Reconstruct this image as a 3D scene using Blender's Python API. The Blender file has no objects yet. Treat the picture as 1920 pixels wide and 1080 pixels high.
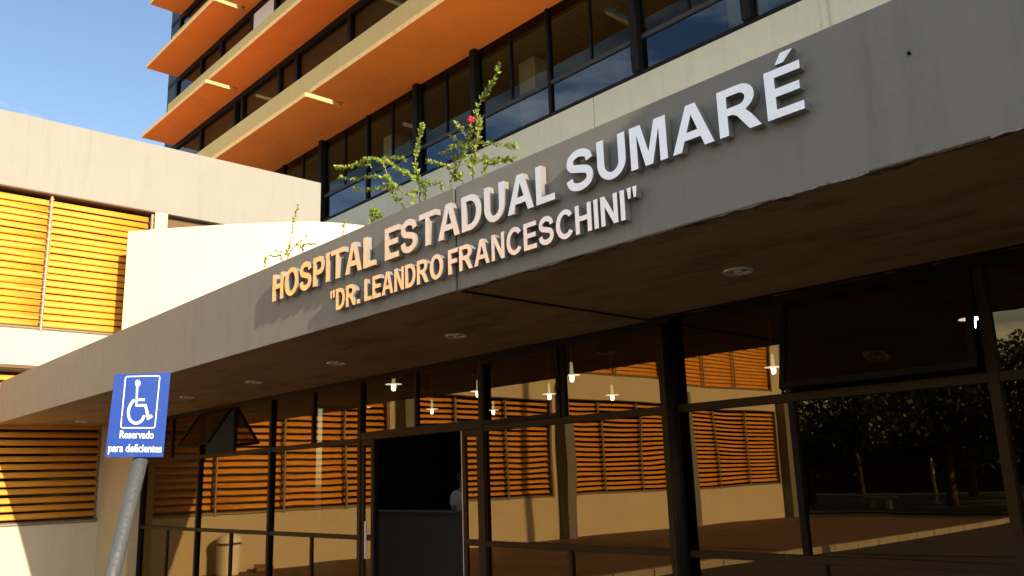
import bpy, bmesh, math, random
from mathutils import Vector, Matrix
random.seed(7)
S = bpy.context.scene
COL = S.collection

# ------------------------------------------------------------------ camera
YAW, PITCH, ROLL, FPX = 0.824998412, 0.220443088, -0.0334774317, 1599.35
CAM = Vector((0, 0, 1.65))
cy, sy, cp, sp = math.cos(YAW), math.sin(YAW), math.cos(PITCH), math.sin(PITCH)
FW = Vector((-sy * cp, cy * cp, sp))
_rt = Vector((cy, sy, 0))
_up = _rt.cross(FW)
RT = _rt * math.cos(ROLL) + _up * math.sin(ROLL)
UP = -_rt * math.sin(ROLL) + _up * math.cos(ROLL)
cam_d = bpy.data.cameras.new('camera')
cam = bpy.data.objects.new('camera', cam_d)
COL.objects.link(cam)
M3 = Matrix((RT, UP, -FW)).transposed()
cam.matrix_world = Matrix.Translation(CAM) @ M3.to_4x4()
cam_d.sensor_fit = 'HORIZONTAL'
cam_d.sensor_width = 36.0
cam_d.lens = 36.0 * FPX / 1920.0
cam_d.clip_start = 0.05
cam_d.clip_end = 3000
S.camera = cam

# ------------------------------------------------------------------ light
SUN_DIR = Vector((1.0, -0.125, 0.39)).normalized()
SUN_EL = math.asin(SUN_DIR.z)
SUN_AZ = math.atan2(SUN_DIR.x, SUN_DIR.y)
world = bpy.data.worlds.new('World')
S.world = world
world.use_nodes = True
wn = world.node_tree.nodes
wl = world.node_tree.links
for n in list(wn):
    wn.remove(n)
sky = wn.new('ShaderNodeTexSky')
sky.sky_type = 'NISHITA'
sky.sun_disc = False
sky.sun_elevation = SUN_EL
sky.sun_rotation = SUN_AZ
sky.air_density = 1.0
sky.dust_density = 0.9
sky.ozone_density = 1.6
wtc = wn.new('ShaderNodeTexCoord')
wmap = wn.new('ShaderNodeMapping')
wmap.inputs['Scale'].default_value = (1.2, 1.2, 5.0)
wno = wn.new('ShaderNodeTexNoise')
wno.inputs['Scale'].default_value = 2.6
wno.inputs['Detail'].default_value = 7
wno.inputs['Roughness'].default_value = 0.62
wra = wn.new('ShaderNodeValToRGB')
wra.color_ramp.elements[0].position = 0.64
wra.color_ramp.elements[0].color = (0, 0, 0, 1)
wra.color_ramp.elements[1].position = 0.86
wra.color_ramp.elements[1].color = (0.8, 0.8, 0.8, 1)
wmx = wn.new('ShaderNodeMix')
wmx.data_type = 'RGBA'
wmx.inputs[7].default_value = (9.4, 9.0, 8.5, 1)
bg = wn.new('ShaderNodeBackground')
bg.inputs['Strength'].default_value = 0.13
wo = wn.new('ShaderNodeOutputWorld')
wl.new(wtc.outputs['Generated'], wmap.inputs['Vector'])
wl.new(wmap.outputs['Vector'], wno.inputs['Vector'])
# more cloud in the part of the sky behind the camera
wsep = wn.new('ShaderNodeSeparateXYZ')
wmr = wn.new('ShaderNodeMapRange')
wmr.inputs['From Min'].default_value = 0.0
wmr.inputs['From Max'].default_value = -0.55
wmr.inputs['To Min'].default_value = 0.0
wmr.inputs['To Max'].default_value = 0.20
wadd = wn.new('ShaderNodeMath')
wl.new(wtc.outputs['Generated'], wsep.inputs[0])
wl.new(wsep.outputs['Y'], wmr.inputs['Value'])
wl.new(wno.outputs['Fac'], wadd.inputs[0])
wl.new(wmr.outputs['Result'], wadd.inputs[1])
wl.new(wadd.outputs[0], wra.inputs['Fac'])
wl.new(wra.outputs['Color'], wmx.inputs[0])
wl.new(sky.outputs['Color'], wmx.inputs[6])
wl.new(wmx.outputs[2], bg.inputs['Color'])
wl.new(bg.outputs['Background'], wo.inputs['Surface'])

sun_d = bpy.data.lights.new('sun', 'SUN')
sun_d.energy = 5.0
sun_d.angle = math.radians(0.5)
sun_d.color = (1.0, 0.85, 0.62)
sun = bpy.data.objects.new('sun', sun_d)
COL.objects.link(sun)
sun.rotation_euler = SUN_DIR.to_track_quat('Z', 'Y').to_euler()
sun.location = SUN_DIR * 60

S.view_settings.view_transform = 'Standard'
S.view_settings.look = 'None'
S.view_settings.exposure = 0.70
S.view_settings.gamma = 1
S.cycles.use_denoising = True
S.cycles.max_bounces = 10
S.cycles.diffuse_bounces = 5
S.cycles.glossy_bounces = 5
S.cycles.transparent_max_bounces = 24
S.cycles.sample_clamp_indirect = 6.0

# ------------------------------------------------------------------ key levels
GY = 5.46      # glazed entrance wall
FY = 3.404     # canopy fascia
SZ = 2.856     # canopy soffit
FT = 3.565     # fascia top
WX = -17.085   # face of the side wing
TY = 9.75      # tower first floor glass
UY = 9.20      # tower upper floor glass


def at(x, y, Y):
    "point on the upright plane Y seen at photo pixel x, y"
    d = RT * ((x - 960) / FPX) - UP * ((y - 540) / FPX) + FW
    return CAM + d * (Y / d.y)


# ------------------------------------------------------------------ helpers
class MB:
    def __init__(self):
        self.v = []
        self.f = []

    def add(self, verts, faces):
        o = len(self.v)
        self.v += [tuple(p) for p in verts]
        self.f += [tuple(i + o for i in fc) for fc in faces]
        return self

    def box(self, x0, x1, y0, y1, z0, z1):
        return self.add([(x0, y0, z0), (x1, y0, z0), (x1, y1, z0), (x0, y1, z0),
                         (x0, y0, z1), (x1, y0, z1), (x1, y1, z1), (x0, y1, z1)],
                        [(0, 3, 2, 1), (4, 5, 6, 7), (0, 1, 5, 4), (1, 2, 6, 5), (2, 3, 7, 6), (3, 0, 4, 7)])

    def obox(self, c, ax, ay, az, hx, hy, hz):
        c = Vector(c)
        vs = []
        for dz in (-1, 1):
            for dx, dy in ((-1, -1), (1, -1), (1, 1), (-1, 1)):
                vs.append(c + ax * (dx * hx) + ay * (dy * hy) + az * (dz * hz))
        return self.add(vs, [(0, 3, 2, 1), (4, 5, 6, 7), (0, 1, 5, 4), (1, 2, 6, 5), (2, 3, 7, 6), (3, 0, 4, 7)])

    def tube(self, pts, rad, n=8, cap=True):
        pts = [Vector(p) for p in pts]
        if not isinstance(rad, (list, tuple)):
            rad = [rad] * len(pts)
        o = len(self.v)
        for i, p in enumerate(pts):
            t = (pts[min(i + 1, len(pts) - 1)] - pts[max(i - 1, 0)])
            t = t.normalized() if t.length > 1e-9 else Vector((0, 0, 1))
            a = t.cross(Vector((0, 0, 1)) if abs(t.z) < 0.9 else Vector((1, 0, 0))).normalized()
            b = t.cross(a)
            for k in range(n):
                w = 2 * math.pi * k / n
                self.v.append(tuple(p + (a * math.cos(w) + b * math.sin(w)) * rad[i]))
        for i in range(len(pts) - 1):
            for k in range(n):
                k2 = (k + 1) % n
                self.f.append((o + i * n + k, o + i * n + k2, o + (i + 1) * n + k2, o + (i + 1) * n + k))
        if cap:
            self.f.append(tuple(o + k for k in range(n))[::-1])
            self.f.append(tuple(o + (len(pts) - 1) * n + k for k in range(n)))
        return self

    def lathe(self, c, prof, n=24):
        o = len(self.v)
        for r, z in prof:
            for k in range(n):
                w = 2 * math.pi * k / n
                self.v.append((c[0] + r * math.cos(w), c[1] + r * math.sin(w), c[2] + z))
        for i in range(len(prof) - 1):
            for k in range(n):
                k2 = (k + 1) % n
                self.f.append((o + i * n + k, o + i * n + k2, o + (i + 1) * n + k2, o + (i + 1) * n + k))
        return self

    def wall(self, axis, a0, a1, us, zs, holes):
        """upright wall with rectangular holes. axis 'x': thickness a0..a1 in x, u runs in y."""
        U = sorted(set(list(us) + [h[0] for h in holes] + [h[1] for h in holes]))
        Z = sorted(set(list(zs) + [h[2] for h in holes] + [h[3] for h in holes]))
        U = [u for u in U if us[0] - 1e-6 <= u <= us[1] + 1e-6]
        Z = [z for z in Z if zs[0] - 1e-6 <= z <= zs[1] + 1e-6]

        def P(a, u, z):
            return (a, u, z) if axis == 'x' else (u, a, z)

        def solid(i, j):
            if i < 0 or j < 0 or i >= len(U) - 1 or j >= len(Z) - 1:
                return False
            um, zm = (U[i] + U[i + 1]) / 2, (Z[j] + Z[j + 1]) / 2
            return not any(h[0] < um < h[1] and h[2] < zm < h[3] for h in holes)
        for i in range(len(U) - 1):
            for j in range(len(Z) - 1):
                if not solid(i, j):
                    continue
                u0, u1, z0, z1 = U[i], U[i + 1], Z[j], Z[j + 1]
                for a in (a0, a1):
                    self.add([P(a, u0, z0), P(a, u1, z0), P(a, u1, z1), P(a, u0, z1)], [(0, 1, 2, 3)])
                if not solid(i - 1, j):
                    self.add([P(a0, u0, z0), P(a1, u0, z0), P(a1, u0, z1), P(a0, u0, z1)], [(0, 1, 2, 3)])
                if not solid(i + 1, j):
                    self.add([P(a0, u1, z0), P(a1, u1, z0), P(a1, u1, z1), P(a0, u1, z1)], [(0, 1, 2, 3)])
                if not solid(i, j - 1):
                    self.add([P(a0, u0, z0), P(a1, u0, z0), P(a1, u1, z0), P(a0, u1, z0)], [(0, 1, 2, 3)])
                if not solid(i, j + 1):
                    self.add([P(a0, u0, z1), P(a1, u0, z1), P(a1, u1, z1), P(a0, u1, z1)], [(0, 1, 2, 3)])
        return self

    def build(self, name, mat, parent=None, bevel=0.0, smooth=False, weld=False):
        me = bpy.data.meshes.new(name)
        me.from_pydata(self.v, [], self.f)
        bm = bmesh.new()
        bm.from_mesh(me)
        if weld or bevel:
            bmesh.ops.remove_doubles(bm, verts=bm.verts, dist=1e-5)
        bmesh.ops.recalc_face_normals(bm, faces=bm.faces)
        if bevel:
            es = [e for e in bm.edges if len(e.link_faces) == 2 and e.calc_face_angle(0) > 0.6]
            bmesh.ops.bevel(bm, geom=es, offset=bevel, segments=2, affect='EDGES', profile=0.5)
        bm.to_mesh(me)
        bm.free()
        if smooth:
            for p in me.polygons:
                p.use_smooth = True
        me.materials.append(mat)
        return link(name, me, parent)


def link(name, me, parent=None):
    o = bpy.data.objects.new(name, me)
    COL.objects.link(o)
    if parent is not None:
        o.parent = parent
        o.matrix_parent_inverse = parent.matrix_world.inverted() if parent.type != 'EMPTY' else Matrix.Translation(-parent.location)
    return o


def tag(o, label=None, cat=None, group=None, kind=None):
    if label:
        o['label'] = label
    if cat:
        o['category'] = cat
    if group:
        o['group'] = group
    if kind:
        o['kind'] = kind
    return o


def thing(name, label, cat, loc=(0, 0, 0), group=None):
    o = bpy.data.objects.new(name, None)
    o.empty_display_size = 0.2
    COL.objects.link(o)
    o.location = loc
    return tag(o, label, cat, group)


def copy_tree(o, parent=None):
    c = o.copy()
    COL.objects.link(c)
    if parent is not None:
        c.parent = parent
        c.matrix_parent_inverse = o.matrix_parent_inverse.copy()
    for ch in list(o.children):
        copy_tree(ch, c)
    return c


# ------------------------------------------------------------------ materials
def new_mat(name):
    m = bpy.data.materials.new(name)
    m.use_nodes = True
    nt = m.node_tree
    for n in list(nt.nodes):
        nt.nodes.remove(n)
    out = nt.nodes.new('ShaderNodeOutputMaterial')
    return m, nt, nt.nodes, nt.links, out


def surf(name, c, rough=0.7, metal=0.0, var=0.12, scale=2.0, bump=0.0, bscale=60.0, streak=0.0, spec=0.4,
         stain=None, stain_amt=0.0, stain_scale=1.2, coat=0.0):
    m, nt, N, L, out = new_mat(name)
    b = N.new('ShaderNodeBsdfPrincipled')
    b.inputs['Roughness'].default_value = rough
    b.inputs['Metallic'].default_value = metal
    b.inputs['Specular IOR Level'].default_value = spec
    b.inputs['Coat Weight'].default_value = coat
    tc = N.new('ShaderNodeTexCoord')
    no = N.new('ShaderNodeTexNoise')
    no.inputs['Scale'].default_value = scale
    no.inputs['Detail'].default_value = 8
    no.inputs['Roughness'].default_value = 0.65
    L.new(tc.outputs['Object'], no.inputs['Vector'])
    mx = N.new('ShaderNodeMix')
    mx.data_type = 'RGBA'
    mx.inputs[6].default_value = tuple(x * (1 - var) for x in c) + (1,)
    mx.inputs[7].default_value = tuple(min(1, x * (1 + var)) for x in c) + (1,)
    L.new(no.outputs['Fac'], mx.inputs[0])
    colout = mx.outputs[2]
    if streak:
        mp = N.new('ShaderNodeMapping')
        mp.inputs['Scale'].default_value = (5.0, 5.0, 0.35)
        L.new(tc.outputs['Object'], mp.inputs['Vector'])
        n2 = N.new('ShaderNodeTexNoise')
        n2.inputs['Scale'].default_value = 1.6
        n2.inputs['Detail'].default_value = 6
        n2.inputs['Roughness'].default_value = 0.7
        L.new(mp.outputs['Vector'], n2.inputs['Vector'])
        r = N.new('ShaderNodeValToRGB')
        r.color_ramp.elements[0].position = 0.52
        r.color_ramp.elements[0].color = (1, 1, 1, 1)
        r.color_ramp.elements[1].position = 0.8
        r.color_ramp.elements[1].color = (1 - streak, 1 - streak, 1 - streak, 1)
        L.new(n2.outputs['Fac'], r.inputs['Fac'])
        m2 = N.new('ShaderNodeMix')
        m2.data_type = 'RGBA'
        m2.blend_type = 'MULTIPLY'
        m2.inputs[0].default_value = 1
        L.new(colout, m2.inputs[6])
        L.new(r.outputs['Color'], m2.inputs[7])
        colout = m2.outputs[2]
    if stain:
        n3 = N.new('ShaderNodeTexNoise')
        n3.inputs['Scale'].default_value = stain_scale
        n3.inputs['Detail'].default_value = 9
        n3.inputs['Roughness'].default_value = 0.7
        L.new(tc.outputs['Object'], n3.inputs['Vector'])
        r3 = N.new('ShaderNodeValToRGB')
        r3.color_ramp.elements[0].position = 0.48
        r3.color_ramp.elements[0].color = (0, 0, 0, 1)
        r3.color_ramp.elements[1].position = 0.68
        r3.color_ramp.elements[1].color = (stain_amt,) * 3 + (1,)
        L.new(n3.outputs['Fac'], r3.inputs['Fac'])
        m3 = N.new('ShaderNodeMix')
        m3.data_type = 'RGBA'
        L.new(r3.outputs['Color'], m3.inputs[0])
        L.new(colout, m3.inputs[6])
        m3.inputs[7].default_value = tuple(stain) + (1,)
        colout = m3.outputs[2]
    L.new(colout, b.inputs['Base Color'])
    if bump:
        n4 = N.new('ShaderNodeTexNoise')
        n4.inputs['Scale'].default_value = bscale
        n4.inputs['Detail'].default_value = 4
        L.new(tc.outputs['Object'], n4.inputs['Vector'])
        bp = N.new('ShaderNodeBump')
        bp.inputs['Strength'].default_value = bump
        bp.inputs['Distance'].default_value = 0.01
        L.new(n4.outputs['Fac'], bp.inputs['Height'])
        L.new(bp.outputs['Normal'], b.inputs['Normal'])
    L.new(b.outputs['BSDF'], out.inputs['Surface'])
    return m


def soffit_mat():
    m, nt, N, L, out = new_mat('stained_brown_soffit')
    b = N.new('ShaderNodeBsdfPrincipled')
    b.inputs['Roughness'].default_value = 0.7
    b.inputs['Specular IOR Level'].default_value = 0.3
    tc = N.new('ShaderNodeTexCoord')

    def noise(scale, detail, rough, stretch):
        mp = N.new('ShaderNodeMapping')
        mp.inputs['Scale'].default_value = stretch
        L.new(tc.outputs['Object'], mp.inputs['Vector'])
        n = N.new('ShaderNodeTexNoise')
        n.inputs['Scale'].default_value = scale
        n.inputs['Detail'].default_value = detail
        n.inputs['Roughness'].default_value = rough
        L.new(mp.outputs['Vector'], n.inputs['Vector'])
        return n.outputs['Fac']

    def ramp(src, p0, p1, c0, c1):
        r = N.new('ShaderNodeValToRGB')
        r.color_ramp.elements[0].position = p0
        r.color_ramp.elements[0].color = (c0,) * 3 + (1,)
        r.color_ramp.elements[1].position = p1
        r.color_ramp.elements[1].color = (c1,) * 3 + (1,)
        L.new(src, r.inputs['Fac'])
        return r.outputs['Color']

    def mix(fac, a, bcol, mode='MIX'):
        x = N.new('ShaderNodeMix')
        x.data_type = 'RGBA'
        x.blend_type = mode
        if isinstance(fac, float):
            x.inputs[0].default_value = fac
        else:
            L.new(fac, x.inputs[0])
        for i, c in ((6, a), (7, bcol)):
            if isinstance(c, tuple):
                x.inputs[i].default_value = c + (1,)
            else:
                L.new(c, x.inputs[i])
        return x.outputs[2]
    c = mix(noise(1.6, 9, 0.7, (1, 1, 1)), (0.22, 0.145, 0.065), (0.46, 0.32, 0.15))
    c = mix(ramp(noise(2.2, 10, 0.75, (0.6, 1.6, 1)), 0.50, 0.66, 0, 0.75), c, (0.11, 0.075, 0.04))
    c = mix(ramp(noise(9.0, 6, 0.7, (1, 1, 1)), 0.60, 0.74, 0, 0.5), c, (0.48, 0.37, 0.22))
    # long thin scratches / shutter board marks
    c = mix(ramp(noise(3.0, 3, 0.5, (0.25, 9.0, 1)), 0.665, 0.69, 0, 0.45), c, (0.36, 0.30, 0.20))
    L.new(c, b.inputs['Base Color'])
    bp = N.new('ShaderNodeBump')
    bp.inputs['Strength'].default_value = 0.35
    bp.inputs['Distance'].default_value = 0.012
    L.new(noise(22, 6, 0.7, (1, 1, 1)), bp.inputs['Height'])
    L.new(bp.outputs['Normal'], b.inputs['Normal'])
    L.new(b.outputs['BSDF'], out.inputs['Surface'])
    return m


def glass(name, tint, f0, trans, wave=0.0015, power=4.0, top=1.0):
    m, nt, N, L, out = new_mat(name)
    lw = N.new('ShaderNodeLayerWeight')
    lw.inputs['Blend'].default_value = 0.5
    pw = N.new('ShaderNodeMath')
    pw.operation = 'POWER'
    pw.inputs[1].default_value = power
    L.new(lw.outputs['Facing'], pw.inputs[0])
    mr = N.new('ShaderNodeMapRange')
    mr.inputs['To Min'].default_value = f0
    mr.inputs['To Max'].default_value = top
    L.new(pw.outputs[0], mr.inputs['Value'])
    tr = N.new('ShaderNodeBsdfTransparent')
    tr.inputs['Color'].default_value = tuple(trans) + (1,)
    gl = N.new('ShaderNodeBsdfGlossy')
    gl.inputs['Color'].default_value = tuple(tint) + (1,)
    gl.inputs['Roughness'].default_value = 0.0
    tc = N.new('ShaderNodeTexCoord')
    no = N.new('ShaderNodeTexNoise')
    no.inputs['Scale'].default_value = 1.3
    no.inputs['Detail'].default_value = 1.0
    L.new(tc.outputs['Object'], no.inputs['Vector'])
    bp = N.new('ShaderNodeBump')
    bp.inputs['Strength'].default_value = 1.0
    bp.inputs['Distance'].default_value = wave
    L.new(no.outputs['Fac'], bp.inputs['Height'])
    L.new(bp.outputs['Normal'], gl.inputs['Normal'])
    mx = N.new('ShaderNodeMixShader')
    L.new(mr.outputs['Result'], mx.inputs['Fac'])
    L.new(tr.outputs[0], mx.inputs[1])
    L.new(gl.outputs[0], mx.inputs[2])
    ge = N.new('ShaderNodeNewGeometry')
    t2 = N.new('ShaderNodeBsdfTransparent')
    m2 = N.new('ShaderNodeMixShader')
    L.new(ge.outputs['Backfacing'], m2.inputs['Fac'])
    L.new(mx.outputs[0], m2.inputs[1])
    L.new(t2.outputs[0], m2.inputs[2])
    L.new(m2.outputs[0], out.inputs['Surface'])
    return m


def emit(name, c, s):
    m, nt, N, L, out = new_mat(name)
    e = N.new('ShaderNodeEmission')
    e.inputs['Color'].default_value = tuple(c) + (1,)
    e.inputs['Strength'].default_value = s
    L.new(e.outputs[0], out.inputs['Surface'])
    return m


M = {}
M['cream'] = surf('cream_paint', (0.68, 0.62, 0.47), 0.8, var=0.05, scale=1.3, bump=0.25, bscale=90, streak=0.08)
M['wing_cream'] = surf('wing_cream_paint', (0.58, 0.52, 0.385), 0.8, var=0.06, scale=1.3, bump=0.3, bscale=90, streak=0.12)
M['beige'] = surf('beige_render', (0.285, 0.278, 0.255), 0.85, var=0.08, scale=0.9, bump=0.3, bscale=80, streak=0.13)
M['end_panel'] = surf('beige_panel_paint', (0.58, 0.46, 0.26), 0.8, var=0.07, scale=1.3, bump=0.3, bscale=90)
M['fascia'] = surf('grey_fascia_paint', (0.242, 0.235, 0.20), 0.62, var=0.12, scale=4.0, bump=0.22, bscale=220, streak=0.2)
M['soffit'] = surf('brown_soffit_concrete', (0.25, 0.165, 0.066), 0.75, var=0.4, scale=3.4, bump=0.4, bscale=40,
                   stain=(0.10, 0.065, 0.03), stain_amt=0.9, stain_scale=1.7)
M['soffit'] = soffit_mat()
M['edge'] = surf('peeling_concrete_edge', (0.10, 0.065, 0.035), 0.9, var=0.5, scale=14, bump=1.0, bscale=50,
                 stain=(0.42, 0.40, 0.36), stain_amt=0.7, stain_scale=5)
M['chip'] = surf('chipped_white_plaster', (0.30, 0.27, 0.24), 0.9, var=0.5, scale=30, bump=1.0, bscale=60, stain=(0.12, 0.08, 0.05), stain_amt=0.9, stain_scale=18)
M['concrete'] = surf('light_green_grey_concrete', (0.53, 0.555, 0.45), 0.85, var=0.10, scale=1.6, bump=0.35, bscale=70, streak=0.16)
M['roof'] = surf('pale_bounce_roof', (0.78, 0.72, 0.58), 0.9, var=0.1, scale=0.6)  # lightened so unseen roofs throw sunlight up onto the orange soffits
M['orange'] = surf('orange_soffit_paint', (0.80, 0.215, 0.026), 0.8, var=0.10, scale=0.9, streak=0.0, stain=(0.50, 0.13, 0.025), stain_amt=0.45, stain_scale=0.8, bump=0.15, bscale=60)
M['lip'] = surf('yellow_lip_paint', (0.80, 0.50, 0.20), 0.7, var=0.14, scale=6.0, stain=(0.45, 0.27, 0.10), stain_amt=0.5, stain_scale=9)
M['tan'] = surf('tan_band_paint', (0.60, 0.48, 0.19), 0.75, var=0.08, scale=3.0, bump=0.3, bscale=70, streak=0.08)
M['louvre'] = surf('orange_louvre_paint', (0.76, 0.33, 0.035), 0.5, var=0.10, scale=3.0, spec=0.4, stain=(0.38, 0.15, 0.03), stain_amt=0.3, stain_scale=2.2)
M['steel_post'] = surf('galvanised_post', (0.33, 0.28, 0.21), 0.45, 0.6, var=0.25, scale=8)
M['recess'] = surf('window_recess', (0.15, 0.09, 0.05), 0.8, var=0.2, scale=2)
M['recess_glass'] = surf('dark_window_glass', (0.02, 0.018, 0.015), 0.15, var=0.2, scale=1)
M['pillar'] = surf('grey_pillar_paint', (0.17, 0.17, 0.15), 0.8, var=0.1, scale=2)
M['bronze'] = surf('bronze_aluminium', (0.045, 0.025, 0.008), 0.6, 0.1, var=0.12, scale=5, spec=0.15)
M['bronze_dark'] = surf('dark_bronze_aluminium', (0.014, 0.010, 0.007), 0.5, 0.1, var=0.15, scale=5, spec=0.12)
M['black_frame'] = surf('black_tower_frame', (0.008, 0.008, 0.009), 0.55, 0.0, var=0.2, scale=4, spec=0.12)
M['frame_grey'] = surf('grey_blue_frame', (0.035, 0.04, 0.05), 0.5, 0.1, var=0.1, scale=4, spec=0.25)
M['entrance_glass'] = glass('bronze_mirror_glass', (1.0, 0.68, 0.32), 0.15, (0.24, 0.20, 0.13), wave=0.0012, power=5.0, top=0.6)
M['tower_glass'] = glass('tower_grey_glass', (0.85, 0.93, 1.0), 0.02, (0.46, 0.47, 0.34), wave=0.0010, power=4.0, top=0.6)
M['spandrel_glass'] = glass('blue_spandrel_glass', (0.62, 0.80, 1.0), 0.10, (0.20, 0.24, 0.24), wave=0.0010, power=4.0, top=0.7)
M['blind'] = None
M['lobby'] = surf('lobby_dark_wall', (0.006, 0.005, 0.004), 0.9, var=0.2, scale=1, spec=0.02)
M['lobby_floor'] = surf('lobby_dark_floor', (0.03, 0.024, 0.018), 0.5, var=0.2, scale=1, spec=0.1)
M['office_ceiling'] = surf('office_ceiling_tile', (0.34, 0.34, 0.24), 0.9, var=0.1, scale=1.4)
M['office_column'] = surf('white_office_column', (0.74, 0.74, 0.68), 0.8, var=0.04)
M['office_wall'] = surf('office_back_wall', (0.20, 0.19, 0.14), 0.9, var=0.1)
M['letter'] = surf('brushed_steel_letter', (1.0, 0.90, 0.82), 0.24, 0.9, var=0.05, scale=9, bump=0.08, bscale=200)
M['letter_side'] = surf('shaded_steel_return', (0.35, 0.325, 0.305), 0.36, 0.40, var=0.05, scale=9)  # steel returns, colour darkened to stand in for shade on the sides
M['asphalt'] = surf('asphalt', (0.042, 0.039, 0.036), 0.9, var=0.25, scale=1.0, bump=0.6, bscale=120)
M['paving'] = surf('red_brown_paving', (0.145, 0.085, 0.048), 0.75, var=0.25, scale=0.8, bump=0.4, bscale=40, stain=(0.05, 0.035, 0.025), stain_amt=0.7, stain_scale=0.9)
M['kerb'] = surf('worn_white_kerb', (0.34, 0.31, 0.25), 0.85, var=0.55, scale=2.5, bump=0.5, bscale=40)
M['grass'] = surf('grass', (0.035, 0.045, 0.018), 0.95, var=0.4, scale=2.0, bump=0.8, bscale=30)
M['sign_blue'] = surf('sign_blue', (0.002, 0.044, 0.30), 0.5, var=0.10, scale=9, spec=0.25, stain=(0.02, 0.06, 0.25), stain_amt=0.5, stain_scale=25)
M['sign_white'] = surf('sign_white', (0.82, 0.82, 0.80), 0.5, var=0.02)
M['pole'] = surf('painted_grey_pole', (0.085, 0.095, 0.105), 0.5, 0.2, var=0.25, scale=6, bump=0.4, bscale=50, stain=(0.10, 0.09, 0.08), stain_amt=0.5, stain_scale=10)
M['bin'] = surf('white_plastic_bin', (0.88, 0.87, 0.84), 0.45, var=0.04)
M['bin_dark'] = surf('bin_rim', (0.12, 0.12, 0.12), 0.5, var=0.04)
M['wood'] = surf('weathered_wood', (0.22, 0.11, 0.05), 0.8, var=0.35, scale=9)
M['light_ring'] = surf('light_trim', (0.75, 0.72, 0.66), 0.35, 0.3, var=0.03)
M['light_inside'] = surf('light_reflector', (0.55, 0.55, 0.55), 0.25, 0.8, var=0.1)
M['lamp_glow'] = emit('lamp_glow', (1.0, 0.96, 0.95), 16)
M['lamp_glass'] = emit('lamp_glass_holder', (0.80, 0.86, 0.60), 1.0)
M['lamp_plate'] = emit('lamp_glass_disc', (1.0, 0.98, 0.94), 2.2)
M['lamp_tube'] = surf('lamp_stem', (0.55, 0.52, 0.30), 0.5, var=0.05)
M['lamp_disc'] = surf('lamp_disc', (0.8, 0.78, 0.7), 0.4, var=0.03)
M['desk'] = surf('grey_desk_front', (0.17, 0.175, 0.16), 0.7, var=0.1, scale=2, spec=0.1)
M['skin'] = surf('skin', (0.36, 0.19, 0.12), 0.55, var=0.06, scale=12)
M['hair'] = surf('dark_hair', (0.015, 0.011, 0.009), 0.6, var=0.3, scale=40)
M['shirt'] = surf('white_shirt', (0.78, 0.78, 0.76), 0.85, var=0.05, scale=10)
M['trousers'] = surf('dark_trousers', (0.03, 0.03, 0.04), 0.85, var=0.1)
M['bark'] = surf('bark', (0.09, 0.06, 0.04), 0.95, var=0.4, scale=6, bump=1, bscale=20)
M['stem'] = surf('green_brown_stem', (0.28, 0.22, 0.09), 0.8, var=0.2, scale=20)
M['petal'] = surf('red_petal', (0.75, 0.03, 0.06), 0.6, var=0.15, scale=30)


def leaf_mat(name, c, var=0.45):
    m, nt, N, L, out = new_mat(name)
    oi = N.new('ShaderNodeNewGeometry')
    hs = N.new('ShaderNodeMix')
    hs.data_type = 'RGBA'
    hs.inputs[6].default_value = tuple(x * (1 - var) for x in c) + (1,)
    hs.inputs[7].default_value = tuple(x * (1 + var) for x in c) + (1,)
    L.new(oi.outputs['Random Per Island'], hs.inputs[0])
    b = N.new('ShaderNodeBsdfPrincipled')
    b.inputs['Roughness'].default_value = 0.5
    L.new(hs.outputs[2], b.inputs['Base Color'])
    t = N.new('ShaderNodeBsdfTranslucent')
    L.new(hs.outputs[2], t.inputs['Color'])
    mx = N.new('ShaderNodeMixShader')
    mx.inputs['Fac'].default_value = 0.3
    L.new(b.outputs[0], mx.inputs[1])
    L.new(t.outputs[0], mx.inputs[2])
    L.new(mx.outputs[0], out.inputs['Surface'])
    return m


M['leaf'] = leaf_mat('hibiscus_leaf', (0.26, 0.36, 0.05))
M['tree_leaf'] = leaf_mat('tree_leaf', (0.038, 0.050, 0.016))


def blind_mat(name, c):
    m, nt, N, L, out = new_mat(name)
    tc = N.new('ShaderNodeTexCoord')
    w = N.new('ShaderNodeTexWave')
    w.wave_type = 'BANDS'
    w.bands_direction = 'Z'
    w.inputs['Scale'].default_value = 6.0
    L.new(tc.outputs['Object'], w.inputs['Vector'])
    r = N.new('ShaderNodeMix')
    r.data_type = 'RGBA'
    r.inputs[6].default_value = tuple(x * 0.25 for x in c) + (1,)
    r.inputs[7].default_value = tuple(c) + (1,)
    L.new(w.outputs['Fac'], r.inputs[0])
    b = N.new('ShaderNodeBsdfPrincipled')
    b.inputs['Roughness'].default_value = 0.7
    L.new(r.outputs[2], b.inputs['Base Color'])
    L.new(b.outputs[0], out.inputs['Surface'])
    return m


M['blind'] = blind_mat('slatted_window_blind', (0.20, 0.16, 0.12))
M['pale_blind'] = surf('pale_roller_blind', (0.72, 0.72, 0.66), 0.85, var=0.08, scale=2)

# ------------------------------------------------------------------ ground
g = MB().add([(-900, -900, 0), (900, -900, 0), (900, 900, 0), (-900, 900, 0)], [(0, 1, 2, 3)]).build('ground', M['asphalt'])
tag(g, kind='structure')
w = MB().box(WX, -9.42, -18.9, GY + 0.02, -0.1, 0.012)
w.box(-9.42, 3.4, 2.2, GY + 0.02, -0.1, 0.012)
tag(w.build('walkway', M['paving']), kind='structure')
k = MB()
yy = -18.5
while yy < 2.0:
    k.box(-9.40, -9.24, yy, yy + 0.98, -0.1, 0.13)
    yy += 1.0
tag(k.build('kerb', M['kerb'], bevel=0.02), kind='structure')
tag(MB().box(-300, 300, -700, -21, -0.1, 0.05).build('lawn', M['grass']), kind='structure')

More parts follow.
